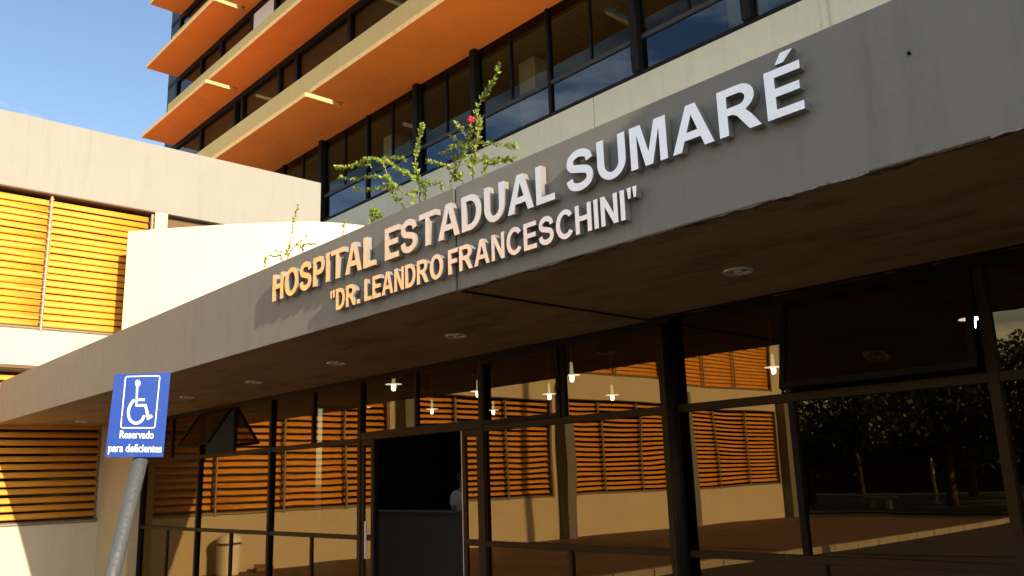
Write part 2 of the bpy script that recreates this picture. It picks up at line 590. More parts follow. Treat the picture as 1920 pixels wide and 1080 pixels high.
# ------------------------------------------------------------------ side wing
WY0, WY1, WT = -18.4, TY - 0.02, 8.645
wing = thing('side_wing', 'cream two-storey side wing with rows of orange louvred windows on the left', 'building', (WX, -4, 0))
up_edges = [(0.75, 5.96), (-5.2, 0.5), (-11.4, -5.45), (-17.75, -11.65)]
up_w = [(6.21, 9.1)] + up_edges
lo_w = [(-0.80, 5.266), (-6.1, -1.35), (-11.85, -6.75), (-17.85, -12.25)]
U0, U1, L0, L1 = 4.62, 7.21, 1.17, 3.84
holes = [(a, b, U0, U1) for a, b in up_w] + [(a, b, L0, L1) for a, b in lo_w]
MB().wall('x', WX - 0.32, WX, (WY0, WY1), (-0.1, U1), holes).build('wall', M['wing_cream'], wing, weld=True)
MB().box(WX - 0.32, WX + 0.002, WY0, WY1, U1 + 0.0005, WT).build('parapet', M['beige'], wing)
rf = MB().box(-62, WX - 0.321, WY0, TY - 0.02, 7.9, 8.2)  # unseen roof stretched far left to bounce light under the sun shades
rf.build('roof', M['roof'], wing)
bk = MB().box(-62, WX - 0.7, WY0 + .01, WY1 - .01, -0.1, 7.89)
bk.build('core', M['recess'], wing)
for yp in (-1.17, -6.45, -12.05, -18.10):
    MB().box(WX + 0.001, WX + 0.36, yp - 0.18, yp + 0.18, -0.1, L1 + 0.5).build('pillar', M['pillar'], wing, bevel=0.01)


def blades(y0, y1, z0, z1, x, tilt, pitch=0.131, chord=0.126, th=0.042):
    mb = MB()
    n = round((z1 - z0) / pitch)
    pitch = (z1 - z0) / n
    z = z1 - pitch * 0.5
    ns = 10
    for i in range(n):
        t = tilt + random.uniform(-0.05, 0.05)
        if random.random() < 0.06:
            t += random.uniform(-0.14, 0.14)
        dz0, dz1 = random.uniform(-.006, .006), random.uniform(-.006, .006)
        rings = []
        m = 5
        for j in range(m):
            f = j / (m - 1)
            yy = y0 + (y1 - y0) * f
            sag = -0.006 * math.sin(math.pi * f)
            ring = []
            for k in range(ns):
                a = 2 * math.pi * k / ns
                u, v = math.cos(a) * chord / 2, math.sin(a) * th / 2
                # chord axis runs down and outwards by the tilt
                ring.append((x + u * math.sin(t) + v * math.cos(t), yy, z + dz0 * (1 - f) + dz1 * f + sag - u * math.cos(t) + v * math.sin(t)))
            rings.append(ring)
        o = len(mb.v)
        for r in rings:
            mb.v += r
        for j in range(m - 1):
            for k in range(ns):
                k2 = (k + 1) % ns
                mb.f.append((o + j * ns + k, o + j * ns + k2, o + (j + 1) * ns + k2, o + (j + 1) * ns + k))
        mb.f.append(tuple(o + k for k in range(ns)))
        mb.f.append(tuple(o + (m - 1) * ns + k for k in range(ns))[::-1])
        z -= pitch
    return mb


def louvre_window(y0, y1, z0, z1, posts, tilt, x=WX - 0.13, sill_drop=0.05):
    fr = MB()
    fr.box(WX - 0.60, WX - 0.322, y0 - .05, y1 + .05, z0 - .05, z1 + .05)
    win = fr.build('window', M['recess_glass'], wing)
    # recess lining (head and jambs) in brown render
    ln = MB()
    ln.box(WX - 0.318, WX - 0.004, y0 + .002, y1 - .002, z1 - 0.022, z1 - 0.002)
    ln.box(WX - 0.318, WX - 0.03, y0 + .002, y1 - .002, z0 + 0.002, z0 + 0.03)
    ln.build('frame', M['recess'], win)
    ys = [y0 + 0.06] + posts + [y1 - (0.0 if abs(y1 - 5.266) < .01 else 0.06)]
    for a, b in zip(ys[:-1], ys[1:]):
        t = tilt if isinstance(tilt, float) else tilt[ys.index(a) % len(tilt)]
        mb = blades(a + 0.035, b - 0.035, z0 + 0.05, z1 - (0.10 if z1 > 5 else 0.06), x, t, *((0.131, 0.134, 0.046) if z1 > 5 else (0.144, 0.112, 0.05)))
        mb.build('louvre_blades', M['louvre'], win, smooth=True)
    for p in posts + [y0 + 0.06] + ([] if abs(y1 - 5.266) < .01 else [y1 - 0.06]):
        pm = MB()
        pm.tube([(WX + 0.0, p, z1 - 0.07), (WX + 0.005, p, z0 - sill_drop)], 0.028, 10)
        z = z1 - 0.13
        while z > z0 + 0.05:
            pm.box(WX - 0.075, WX + 0.035, p - 0.034, p + 0.034, z - 0.007, z + 0.007)
            z -= 0.131 if z1 > 5 else 0.144
        pm.build('post', M['steel_post'], win)
    MB().tube([(WX + 0.004, y0 + .02, z0 - 0.012), (WX + 0.004, y1 - .02, z0 - 0.012)], 0.024, 8).build('bottom_rail', M['steel_post'], win)
    return win


for a, b in up_w[1:]:
    n = 3 if b - a > 4 else 2
    ps = [b - 1.92 - 1.75 * i for i in range(n - 1)]
    louvre_window(a, b, U0, U1, ps, 0.36)
tanp = MB().box(WX - 0.20, WX - 0.16, 6.215, 9.095, U0 + .01, U1 - .03)
tanp.build('recess_shade_panel', M['recess'], wing)  # dark colour stands in for the shade inside a deep window recess
for i, (a, b) in enumerate(lo_w):
    if i == 0:
        ps = [3.42, 1.97, 0.45]
        tl = [0.7, 0.72, 0.66, 0.5]
    else:
        ps = [a + (b - a) * 0.36, a + (b - a) * 0.70]
        tl = [0.72, 0.8, 0.7]
    louvre_window(a, b, L0, L1, ps, tl)
fl = MB().box(WX + 0.003, WX + 0.10, 0.5, 5.2, 3.86, 3.92)
fl.build('drip_ledge', M['recess'], wing)

# ------------------------------------------------------------------ curved wall above the canopy
plan = [(-16.42, 5.24), (-15.9, 5.655), (-15.42, 6.07), (-14.95, 6.485), (-14.51, 6.91), (-14.1, 7.36), (-13.84, 7.69),
        (-13.66, 8.02), (-13.55, 8.30), (-13.48, 8.60), (-13.44, 9.0), (-13.43, 9.40)]


def smooth_plan(P, n=6):
    out = []
    for i in range(len(P) - 1):
        p0, p1, p2, p3 = P[max(i - 1, 0)], P[i], P[i + 1], P[min(i + 2, len(P) - 1)]
        for j in range(n):
            t = j / n
            out.append(tuple(0.5 * ((2 * p1[k]) + (-p0[k] + p2[k]) * t + (2 * p0[k] - 5 * p1[k] + 4 * p2[k] - p3[k]) * t * t +
                                    (-p0[k] + 3 * p1[k] - 3 * p2[k] + p3[k]) * t ** 3) for k in range(2)))
    out.append(P[-1])
    return out


pl = smooth_plan(plan)
cw = MB()
o = 0
inn = []
for i, p in enumerate(pl):
    a = Vector(pl[max(i - 1, 0)])
    b = Vector(pl[min(i + 1, len(pl) - 1)])
    t = (b - a).normalized()
    inn.append((p[0] - t.y * 0.2, p[1] + t.x * 0.2))
zc0, zc1 = 3.06, 6.507
for p, q in zip(pl, inn):
    cw.v += [(p[0], p[1], zc0), (p[0], p[1], zc1), (q[0], q[1], zc1), (q[0], q[1], zc0)]
for i in range(len(pl) - 1):
    b0, b1 = 4 * i, 4 * i + 4
    for k in range(4):
        cw.f.append((b0 + k, b0 + (k + 1) % 4, b1 + (k + 1) % 4, b1 + k))
cw.f.append((0, 1, 2, 3))
n4 = 4 * (len(pl) - 1)
cw.f.append((n4 + 3, n4 + 2, n4 + 1, n4))
co = cw.build('curved_wall', M['cream'])
tag(co, 'bright cream curved wall rising behind the canopy beside the louvred wing', 'wall')

# ------------------------------------------------------------------ tower
tower = thing('tower_building', 'tall tower block with orange sun shades and dark strip windows', 'building', (-10, TY, 0))
TXL, TXR = -25.9, 8.0
# first floor spandrel of pale concrete with joints
xs = [TXR, -0.6, -4.50, -4.43, -8.45, -12.2, -16.0, TXL]
for a, b in zip(xs[:-1], xs[1:]):
    if abs(a - b) < 0.2:
        MB().box(b + 0.004, a - 0.004, TY - 0.05, TY + 0.25, 3.5, 7.62).build('downpipe', M['concrete'], tower)
        continue
    MB().box(b + 0.006, a - 0.006, TY - 0.02, TY + 0.25, 3.5, 7.64).build('spandrel', M['concrete'], tower, bevel=0.006)
MB().box(TXL, TXR, TY - 0.03, TY + 0.12, 7.645, 7.70).build('sill', M['black_frame'], tower)
# first-floor strip window
thick = [-17.03, -13.22, -11.37, -7.5, -5.55, -1.7, 2.2, -20.9, -24.7]
thin = [-15.12, -9.43, -3.6, 0.3, -19.0, -22.8]
for x in thick:
    MB().box(x - 0.075, x + 0.075, TY - 0.10, TY + 0.10, 7.70, 9.75).build('mullion', M['black_frame'], tower, bevel=0.02)
for x in thin:
    MB().box(x - 0.028, x + 0.028, TY - 0.02, TY + 0.09, 7.70, 9.72).build('mullion', M['black_frame'], tower)
allx = sorted(thick + thin)
for a, b in zip(allx[:-1], allx[1:]):
    ra = 0.078 if a in thick else 0.031
    rb = 0.078 if b in thick else 0.031
    fr = MB()
    fr.box(a + ra, b - rb, TY + 0.0, TY + 0.08, 8.24, 8.31)
    mid = (a + b) / 2
    win = fr.build('window_frame', M['frame_grey'], tower)
    MB().box(mid - 0.018, mid + 0.018, TY + 0.005, TY + 0.07, 8.312, 9.66).build('glazing_bar', M['black_frame'], win)
    MB().box(a + ra, b - rb, TY + 0.03, TY + 0.04, 7.705, 8.238).build('pane', M['spandrel_glass'], win)
    MB().box(a + ra, b - rb, TY + 0.03, TY + 0.04, 8.312, 9.68).build('pane', M['tower_glass'], win)
# office behind the first floor
ceil = MB()
x = TXL
while x < TXR:
    yy = TY + 0.3
    while yy < TY + 5:
        ceil.box(x + .01, x + 1.24, yy + .01, yy + 0.61, 9.60, 9.63)
        yy += 0.625
    x += 1.25
ceil.build('office_ceiling', M['office_ceiling'], tower)
MB().box(TXL, TXR, TY + 0.3, TY + 5.3, 9.64, 9.70).build('slab', M['recess'], tower)
MB().box(TXL, TXR, TY + 5.0, TY + 5.2, 4.2, 9.59).build('office_wall', M['office_wall'], tower)
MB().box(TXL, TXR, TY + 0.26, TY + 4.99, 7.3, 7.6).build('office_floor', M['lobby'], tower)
for x in (-15.6, -10.9, -6.2, -1.5):
    MB().box(x - 0.22, x + 0.22, TY + 0.9, TY + 1.35, 7.61, 9.595).build('office_column', M['office_column'], tower)

# upper floors: sun shades, spandrel bands, strip windows
PZ = [9.68, 12.05, 14.33, 16.50, 18.8]
SLOTS = [[-15.12, -8.9, -2.7, -21.3], [-20.45, -14.25, -8.0, -1.8], [-20.2, -13.9, -7.7], [-20.2, -14], [-20.2]]
SL = 0.22
PY0, BANDY = 8.20, 8.84
for i, pz in enumerate(PZ):
    yb = TY if i == 0 else UY
    cuts = sorted(SLOTS[i])
    xl = -25.1
    segs = []
    for c in cuts:
        segs.append((xl, c))
        xl = c + SL
    segs.append((xl, TXR))
    sh = MB()
    for a, b in segs:
        sh.box(a, b, PY0 + 0.012, 9.07, pz, pz + 0.10)
    sh.box(-25.1, TXR, 9.07, yb + 0.02, pz, pz + 0.10)
    s = sh.build('sun_shade', M['orange'], tower, weld=False)
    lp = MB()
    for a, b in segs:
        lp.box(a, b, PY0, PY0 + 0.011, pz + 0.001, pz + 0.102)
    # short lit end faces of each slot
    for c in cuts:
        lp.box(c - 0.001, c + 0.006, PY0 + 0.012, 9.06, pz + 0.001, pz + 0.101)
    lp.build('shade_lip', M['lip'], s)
    MB().box(-24.85, TXR, BANDY, BANDY + 0.14, pz + 0.101, pz + 1.17).build('spandrel_band', M['tan'], tower)
    MB().box(-24.85, TXR, BANDY + 0.141, UY - 0.02, pz + 0.95, pz + 1.05).build('ledge', M['recess'], tower)
    nz = PZ[i + 1] if i + 1 < len(PZ) else pz + 2.3
    z0, z1 = pz + 0.11, nz - 0.002
    mulx = [-25.15, -23.1, -20.8, -20.35, -18.3, -17.4, -15.0, -12.3, -11.8, -9.4, -6.6, -6.1, -3.6, -0.6, 2.5, 5.2, TXR]
    if i == 1:
        mulx = [-25.15, -23.3, -21.9, -19.95, -18.6, -16.2, -15.7, -13.1, -10.2, -9.7, -7.0, -4.2, -1.2, 2.5, 5.2, TXR]
    for a in mulx:
        MB().box(a - 0.06, a + 0.06, UY - 0.03, UY + 0.1, z0, z1).build('mullion', M['black_frame'], tower)
    MB().box(TXL, TXR, UY - 0.025, UY + 0.09, z1 - 0.16, z1 - 0.002).build('window_head', M['black_frame'], tower)
    for j, (a, b) in enumerate(zip(mulx[:-1], mulx[1:])):
        if b - a < 0.55:
            continue
        pale = (i == 1 and abs(a + 19.95) < 0.01)
        p = MB().box(a + 0.062, b - 0.062, UY + 0.03, UY + 0.04, z0, z1 - 0.17).build('pane', M['tower_glass'], tower)
        mt = M['pale_blind'] if pale else (M['blind'] if (j + i) % 3 != 1 else M['recess'])
        yb2 = UY + 0.005 if pale else UY + 0.12
        MB().box(a + 0.064, b - 0.064, yb2, yb2 + 0.015, z0, z1 - 0.18).build('blind', mt, p)
    MB().box(TXL, TXL + 0.7, UY - 0.02, UY + 0.2, z0 - 0.1, nz).build('corner_panel', M['frame_grey'], tower)
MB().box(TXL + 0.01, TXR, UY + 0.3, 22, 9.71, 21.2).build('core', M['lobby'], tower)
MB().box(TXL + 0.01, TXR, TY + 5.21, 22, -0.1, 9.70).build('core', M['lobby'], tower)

TK = 1.25       # the tower stands farther back and is larger
tower.scale = (TK, TK, TK)
tower.location = CAM + (tower.location - CAM) * TK

# ------------------------------------------------------------------ canopy
canopy = thing('entrance_canopy', 'long grey entrance canopy with brown soffit over the glass doors', 'canopy', (-6, FY, SZ))
JX = -4.215
for a, b in ((-16.68, JX - 0.008), (JX + 0.008, 3.4)):
    MB().box(a, b, FY, FY + 0.03, SZ, FT).build('fascia', M['fascia'], canopy, bevel=0.006)
    a = WX + 0.003 if a < -16 else a
    MB().box(a, b, FY + 0.0305, FY + 0.16, 3.051, FT - 0.012).build('upstand', M['concrete'], canopy)
    MB().box(a, b, FY + 0.0305, GY + 0.20, SZ + 0.004, 3.05).build('soffit', M['soffit'], canopy)
MB().box(JX - 0.007, JX + 0.007, FY + 0.012, FY + 0.05, SZ + 0.01, FT - 0.03).build('joint_filler', M['black_frame'], canopy)
MB().box(JX - 0.021, JX + 0.021, FY + 0.051, GY - 0.06, SZ - 0.0015, SZ + 0.1).build('joint_filler', M['black_frame'], canopy)
# broken, peeling strip along the lower edge
def ragged_strip(x0, x1, ya, dys, z, dzs, step):
    "one connected strip whose far edge and thickness wander, like broken concrete"
    mb = MB()
    x = x0
    rows = []
    while x < x1:
        w = random.uniform(*dys)
        h = random.uniform(*dzs)
        rows.append([(x, ya, z + 0.002), (x, ya, z - h), (x, ya + w * 0.6, z - h * 0.8), (x, ya + w, z + 0.002)])
        x += random.uniform(*step)
    for rr in rows:
        mb.v += rr
    for i in range(len(rows) - 1):
        for k in range(3):
            mb.f.append((4 * i + k, 4 * i + k + 1, 4 * i + 5 + k, 4 * i + 4 + k))
    return mb


ragged_strip(JX + 0.01, 3.3, FY + 0.006, (0.012, 0.085), SZ, (0.001, 0.009), (0.02, 0.10)).build('peeling_edge', M['edge'], canopy)
ragged_strip(-1.92, -1.42, FY - 0.002, (0.02, 0.07), SZ + 0.002, (0.003, 0.014), (0.02, 0.06)).build('chipped_plaster', M['chip'], canopy)
ragged_strip(-0.99, -0.82, FY - 0.002, (0.01, 0.04), SZ + 0.002, (0.004, 0.012), (0.02, 0.05)).build('chipped_plaster', M['chip'], canopy)
MB().tube([(-1.235, FY - 0.012, 3.30), (-1.235, FY + 0.01, 3.30)], 0.007, 8).build('anchor_bolt', M['bronze_dark'], canopy)
ragged_strip(JX + 0.02, 3.3, GY - 0.15, (0.05, 0.09), SZ + 0.004, (0.004, 0.03), (0.02, 0.12)).build('rough_joint', M['bronze_dark'], canopy)

# ------------------------------------------------------------------ lettering
def arc(cx, cy_, rx, ry, a0, a1, n=12):
    return [(cx + rx * math.cos(math.radians(a0 + (a1 - a0) * i / n)), cy_ + ry * math.sin(math.radians(a0 + (a1 - a0) * i / n))) for i in range(n + 1)]


def stroke(pts, w):
    P = []
    for i in range(len(pts) - 1):
        p0, p1, p2, p3 = pts[max(i - 1, 0)], pts[i], pts[i + 1], pts[min(i + 2, len(pts) - 1)]
        for j in range(4):
            t = j / 4
            P.append(Vector([0.5 * (2 * p1[k] + (-p0[k] + p2[k]) * t + (2 * p0[k] - 5 * p1[k] + 4 * p2[k] - p3[k]) * t * t + (-p0[k] + 3 * p1[k] - 3 * p2[k] + p3[k]) * t ** 3) for k in range(2)]))
    P.append(Vector(pts[-1]))
    A, B = [], []
    for i, p in enumerate(P):
        t = (P[min(i + 1, len(P) - 1)] - P[max(i - 1, 0)]).normalized()
        nrm = Vector((-t.y, t.x)) * (w / 2)
        A.append(tuple(p + nrm))
        B.append(tuple(p - nrm))
    return A + B[::-1]


GL = {
    'I': (0.20, [[(0, 0), (.2, 0), (.2, 1), (0, 1)]]),
    'L': (0.66, [[(0, 0), (.66, 0), (.66, .17), (.2, .17), (.2, 1), (0, 1)]]),
    'E': (0.73, [[(0, 0), (.73, 0), (.73, .17), (.2, .17), (.2, .43), (.68, .43), (.68, .60), (.2, .60), (.2, .83), (.72, .83), (.72, 1), (0, 1)]]),
    'F': (0.66, [[(0, 0), (.2, 0), (.2, .42), (.60, .42), (.60, .59), (.2, .59), (.2, .83), (.66, .83), (.66, 1), (0, 1)]]),
    'T': (0.80, [[(.3, 0), (.5, 0), (.5, .83), (.8, .83), (.8, 1), (0, 1), (0, .83), (.3, .83)]]),
    'H': (0.80, [[(0, 0), (.2, 0), (.2, .43), (.6, .43), (.6, 0), (.8, 0), (.8, 1), (.6, 1), (.6, .60), (.2, .60), (.2, 1), (0, 1)]]),
    'A': (0.98, [[(0, 0), (.215, 0), (.295, .225), (.68, .225), (.76, 0), (.98, 0), (.605, 1), (.375, 1)], [(.355, .395), (.488, .765), (.62, .395)]]),
    'M': (0.95, [[(0, 0), (.185, 0), (.185, .79), (.38, 0), (.57, 0), (.765, .79), (.765, 0), (.95, 0), (.95, 1), (.655, 1), (.475, .31), (.295, 1), (0, 1)]]),
    'N': (0.79, [[(0, 0), (.19, 0), (.19, .65), (.585, 0), (.79, 0), (.79, 1), (.6, 1), (.6, .34), (.2, 1), (0, 1)]]),
    'D': (0.84, [[(0, 0)] + arc(.37, .5, .47, .5, -90, 90, 20) + [(0, 1)], [(.2, .17)] + arc(.35, .5, .28, .33, -90, 90, 16) + [(.2, .83)]]),
    'P': (0.76, [[(0, 0), (.2, 0), (.2, .375)] + arc(.45, .6875, .31, .3125, -90, 90, 16) + [(0, 1)], [(.2, .545)] + arc(.42, .6875, .14, .1425, -90, 90, 12) + [(.2, .83)]]),
    'R': (0.90, [[(0, 0), (.2, 0), (.2, .415), (.30, .415), (.40, .36), (.65, 0), (.90, 0), (.70, .31), (.60, .425)] + arc(.49, .715, .31, .285, -62, 90, 14) + [(0, 1)],
                 [(.2, .575)] + arc(.46, .7025, .14, .1275, -90, 90, 12) + [(.2, .83)]]),
    'O': (0.98, [arc(.49, .5, .49, .52, 0, 360, 36)[:-1], arc(.49, .5, .275, .345, 0, 360, 30)[:-1]]),
    'U': (0.80, [[(0, 1)] + [(0, .40)] + arc(.40, .40, .40, .42, 180, 360, 20) + [(.8, 1), (.6, 1)] + arc(.40, .38, .2, .225, 360, 180, 14) + [(.2, 1)]]),
    'C': (0.88, [arc(.48, .5, .48, .52, 36, 324, 30) + arc(.48, .5, .265, .345, 320, 40, 24)]),
    'S': (0.80, [stroke([(.70, .69), (.63, .845), (.40, .925), (.18, .86), (.105, .72), (.17, .595), (.40, .525), (.63, .445), (.70, .29), (.62, .145), (.40, .08), (.16, .15), (.085, .32)], .19)]),
    '"': (0.44, [[(.04, .64), (.14, .64), (.19, 1), (0, 1)], [(.29, .64), (.39, .64), (.44, 1), (.25, 1)]]),
    '.': (0.2, [[(0, 0), (.2, 0), (.2, .2), (0, .2)]]),
}
GL['\u00c9'] = (0.73, GL['E'][1] + [[(.24, 1.08), (.41, 1.08), (.62, 1.29), (.37, 1.29)]])


def glyph_mesh(ch, sx, sz, depth):
    cu = bpy.data.curves.new('g', 'CURVE')
    cu.dimensions = '2D'
    cu.fill_mode = 'BOTH'
    cu.extrude = depth / 2
    cu.bevel_depth = 0.0
    cu.bevel_resolution = 0
    for c in GL[ch][1]:
        s = cu.splines.new('POLY')
        s.points.add(len(c) - 1)
        for i, (x, y) in enumerate(c):
            s.points[i].co = (x * sx, y * sz, 0, 1)
        s.use_cyclic_u = True
    ob = bpy.data.objects.new('g', cu)
    me = bpy.data.meshes.new_from_object(ob)
    bpy.data.objects.remove(ob)
    me.materials.clear()
    return me


LD = 0.055


def word_line(name, label, words, zbase, cap):
    t = thing(name, label, 'sign lettering', (words[0][1], FY, zbase))
    for txt, xa, xb in words:
        gap = 0.13
        tot = sum(GL[c][0] for c in txt) + gap * (len(txt) - 1)
        for p, q in zip(txt[:-1], txt[1:]):
            if p + q in ('LE', 'PI', 'TA', 'AL', 'AD', 'FR', 'RA'):
                tot -= 0.03
        sx = (xb - xa) / tot
        x = xa
        for i, c in enumerate(txt):
            me = glyph_mesh(c, sx, cap, LD - 0.012)
            me.name = 'letter'
            me.materials.append(M['letter'])
            me.materials.append(M['letter_side'])
            for pg in me.polygons:
                pg.use_smooth = False
                pg.material_index = 0 if abs(pg.normal.z) > 0.9 else 1
            # glyph plane xy -> world xz, front towards -y
            yc = FY - 0.012 - (LD - 0.012) / 2
            me.transform(Matrix.Translation((x, yc, zbase)) @ Matrix.Rotation(math.radians(90), 4, 'X'))
            ob = link('letter', me, t)
            x += (GL[c][0] + gap) * sx
            if i + 1 < len(txt) and c + txt[i + 1] in ('LE', 'PI', 'TA', 'AL', 'AD', 'FR', 'RA'):
                x -= 0.03 * sx
    return t


F_ = (FY - LD) / FY
word_line('sign_lettering', 'large raised steel letters of the upper line reading HOSPITAL ESTADUAL SUMAR\u00c9',
          [('HOSPITAL', -6.78 * F_, -5.17 * F_), ('ESTADUAL', -5.04 * F_, -3.29 * F_), ('SUMAR\u00c9', -3.19 * F_, -1.71 * F_)], 3.205, 0.235)
word_line('sign_lettering', 'smaller raised steel letters of the lower line naming the doctor in quotation marks',
          [('"DR.', -5.80 * F_, -5.38 * F_), ('LEANDRO', -5.31 * F_, -4.36 * F_), ('FRANCESCHINI"', -4.30 * F_, -2.69 * F_)], 2.955, 0.165)

# ------------------------------------------------------------------ glazed entrance wall
fac = thing('glass_facade', 'bronze mirror glass entrance wall with brown metal frames under the canopy', 'glass wall', (-7, GY, 0))
MB().box(WX + 0.002, -15.45, GY - 0.19, GY + 0.15, -0.1, SZ + 0.003).build('end_panel', M['end_panel'], fac)
FX0, FX1 = -15.45, 3.4
MB().box(FX0, FX1, GY - 0.05, GY + 0.06, SZ - 0.055, SZ + 0.003).build('header', M['bronze_dark'], fac)
main = [-15.40, -13.05, -10.74, -8.55, -6.38, -4.16, -1.77, 0.6, 3.3]
for x in main:
    hw = 0.03
    MB().box(x - hw, x + hw, GY - 0.045, GY + 0.05, 0.0, SZ - 0.056).build('mullion', M['bronze'] if x > -9 else M['bronze_dark'], fac, bevel=0.004)


def pane(x0, x1, z0, z1, y=GY):
    mb = MB().box(x0, x1, y - 0.004, y + 0.004, z0, z1)
    # no pane sits perfectly true in its frame
    a, b = random.uniform(-0.0028, 0.0028), random.uniform(-0.003, 0.003)
    xm, zm = (x0 + x1) / 2, (z0 + z1) / 2
    mb.v = [(vx, vy + a * (vx - xm) + b * (vz - zm), vz) for vx, vy, vz in mb.v]
    mb.build('pane', M['entrance_glass'], fac)


ZT0, ZT1, ZR0, ZR1 = 2.11, 2.17, 1.04, 1.09
for a, b in zip(main[:-1], main[1:]):
    x0, x1 = a + 0.0305, b - 0.0305
    door = abs(a + 8.55) < 0.01
    mid = (x0 + x1) / 2
    sash_left = abs(a + 13.05) < 0.01
    sash_right = abs(a + 4.16) < 0.01
    MB().box(x0, x1, GY - 0.04, GY + 0.045, ZT0 if not door else 2.14, ZT1 if not door else 2.23).build('transom', M['bronze'], fac, bevel=0.004)
    zt = ZT1 if not door else 2.23
    if sash_right:
        mid = -3.08
    MB().box(mid - 0.018, mid + 0.018, GY - 0.03, GY + 0.04, zt + 0.001, SZ - 0.056).build('mullion', M['bronze'], fac)
    halves = [(x0, mid - 0.0185), (mid + 0.0185, x1)]
    for k, (p, q) in enumerate(halves):
        open_ang = 0.0
        if sash_left and k == 0:
            open_ang = 0.60
        if sash_right and k == 1:
            open_ang = 0.22
        if open_ang:
            # top-hung sash swung outwards
            h = (SZ - 0.06) - (zt + 0.005)
            hz = SZ - 0.06
            axx = Vector((1, 0, 0))
            down = Vector((0, -math.sin(open_ang), -math.cos(open_ang)))
            out = Vector((0, -math.cos(open_ang), math.sin(open_ang)))
            base = Vector(((p + q) / 2, GY - 0.045, hz))
            hw = (q - p) / 2
            fr = MB()
            fr.obox(base + down * 0.02, axx, down, out, hw, 0.02, 0.015)
            fr.obox(base + down * (h - 0.02), axx, down, out, hw, 0.02, 0.015)
            fr.obox(base + down * h / 2 + axx * (hw - 0.02), axx, down, out, 0.02, h / 2 - 0.0405, 0.015)
            fr.obox(base + down * h / 2 - axx * (hw - 0.02), axx, down, out, 0.02, h / 2 - 0.0405, 0.015)
            sash = fr.build('window_sash', M['bronze_dark'], fac)
            gm = MB()
            gm.obox(base + down * h / 2, axx, down, out, hw - 0.041, h / 2 - 0.041, 0.003)
            gm.build('pane', M['entrance_glass'], sash)
        else:
            if abs(a + 6.38) < .01 and k == 0:
                fr = MB()
                for (u0, u1, w0, w1) in ((p, q, zt + .001, zt + .04), (p, q, SZ - .095, SZ - .057), (p, p + .035, zt + .0405, SZ - .0955), (q - .035, q, zt + .0405, SZ - .0955)):
                    fr.box(u0 + .001, u1 - .001, GY - 0.055, GY - 0.01, w0, w1)
                fr.build('window_sash', M['bronze_dark'], fac)
            pane(p, q, zt + 0.001, SZ - 0.056)
    if door:
        continue
    MB().box(x0, x1, GY - 0.035, GY + 0.04, ZR0, ZR1).build('rail', M['bronze'], fac, bevel=0.004)
    if sash_right:
        MB().box(-3.08 - 0.022, -3.08 + 0.022, GY - 0.03, GY + 0.04, ZR1 + .001, ZT0 - .001).build('mullion', M['bronze_dark'], fac)
        pane(x0, -3.103, ZR1 + .001, ZT0 - .001)
        pane(-3.057, x1, ZR1 + .001, ZT0 - .001)
    else:
        pane(x0, x1, ZR1 + 0.001, ZT0 - 0.001)
    mid = (x0 + x1) / 2
    MB().box(mid - 0.018, mid + 0.018, GY - 0.025, GY + 0.035, 0.0, ZR0 - .001).build('mullion', M['bronze'], fac)
    pane(x0, mid - 0.0185, 0.0, ZR0 - 0.001)
    pane(mid + 0.0185, x1, 0.0, ZR0 - 0.001)
# sliding door leaves parked at both sides of the opening
def leaf_frame(x0, x1, y):
    fr = MB()
    w_ = 0.05
    fr.box(x0, x0 + w_, y - 0.02, y + 0.02, 0.0, 2.138)
    fr.box(x1 - w_, x1, y - 0.02, y + 0.02, 0.0, 2.138)
    fr.box(x0 + w_ + .0005, x1 - w_ - .0005, y - 0.02, y + 0.02, 2.08, 2.138)
    fr.box(x0 + w_ + .0005, x1 - w_ - .0005, y - 0.02, y + 0.02, 1.04, 1.10)
    fr.box(x0 + w_ + .0005, x1 - w_ - .0005, y - 0.02, y + 0.02, 0.0, 0.08)
    d = fr.build('door', M['bronze'], fac, bevel=0.003)
    MB().box(x0 + w_, x1 - w_, y - 0.004, y + 0.004, 1.101, 2.079).build('pane', M['entrance_glass'], d)
    MB().box(x0 + w_, x1 - w_, y - 0.004, y + 0.004, 0.081, 1.039).build('pane', M['entrance_glass'], d)
    return d


d1 = leaf_frame(-8.515, -8.27, GY - 0.01)
MB().tube([(-8.36, GY - 0.07, 0.85), (-8.36, GY - 0.07, 1.25)], 0.014, 8).build('handle', M['light_ring'], d1)
leaf_frame(-6.69, -6.415, GY - 0.01)
MB().box(-8.27, -8.25, GY - 0.02, GY + 0.03, 0, 2.139).build('door_seal', M['black_frame'], fac)
MB().box(-6.70, -6.693, GY - 0.03, GY + 0.02, 0, 2.139).build('door_edge_strip', M['light_ring'], fac)
# lobby behind the glass
lob = fac
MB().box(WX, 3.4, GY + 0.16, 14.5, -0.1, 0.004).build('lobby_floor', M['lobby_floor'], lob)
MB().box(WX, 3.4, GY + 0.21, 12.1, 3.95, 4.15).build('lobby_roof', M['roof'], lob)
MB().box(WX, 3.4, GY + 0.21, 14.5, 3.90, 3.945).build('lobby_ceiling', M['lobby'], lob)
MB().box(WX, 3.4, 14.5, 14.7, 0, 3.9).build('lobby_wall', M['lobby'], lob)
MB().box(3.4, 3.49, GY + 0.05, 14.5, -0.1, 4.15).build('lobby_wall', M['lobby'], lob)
MB().box(WX, 3.4, GY + 0.06, GY + 0.2, SZ + 0.2, 3.94).build('lobby_bulkhead', M['lobby'], lob)

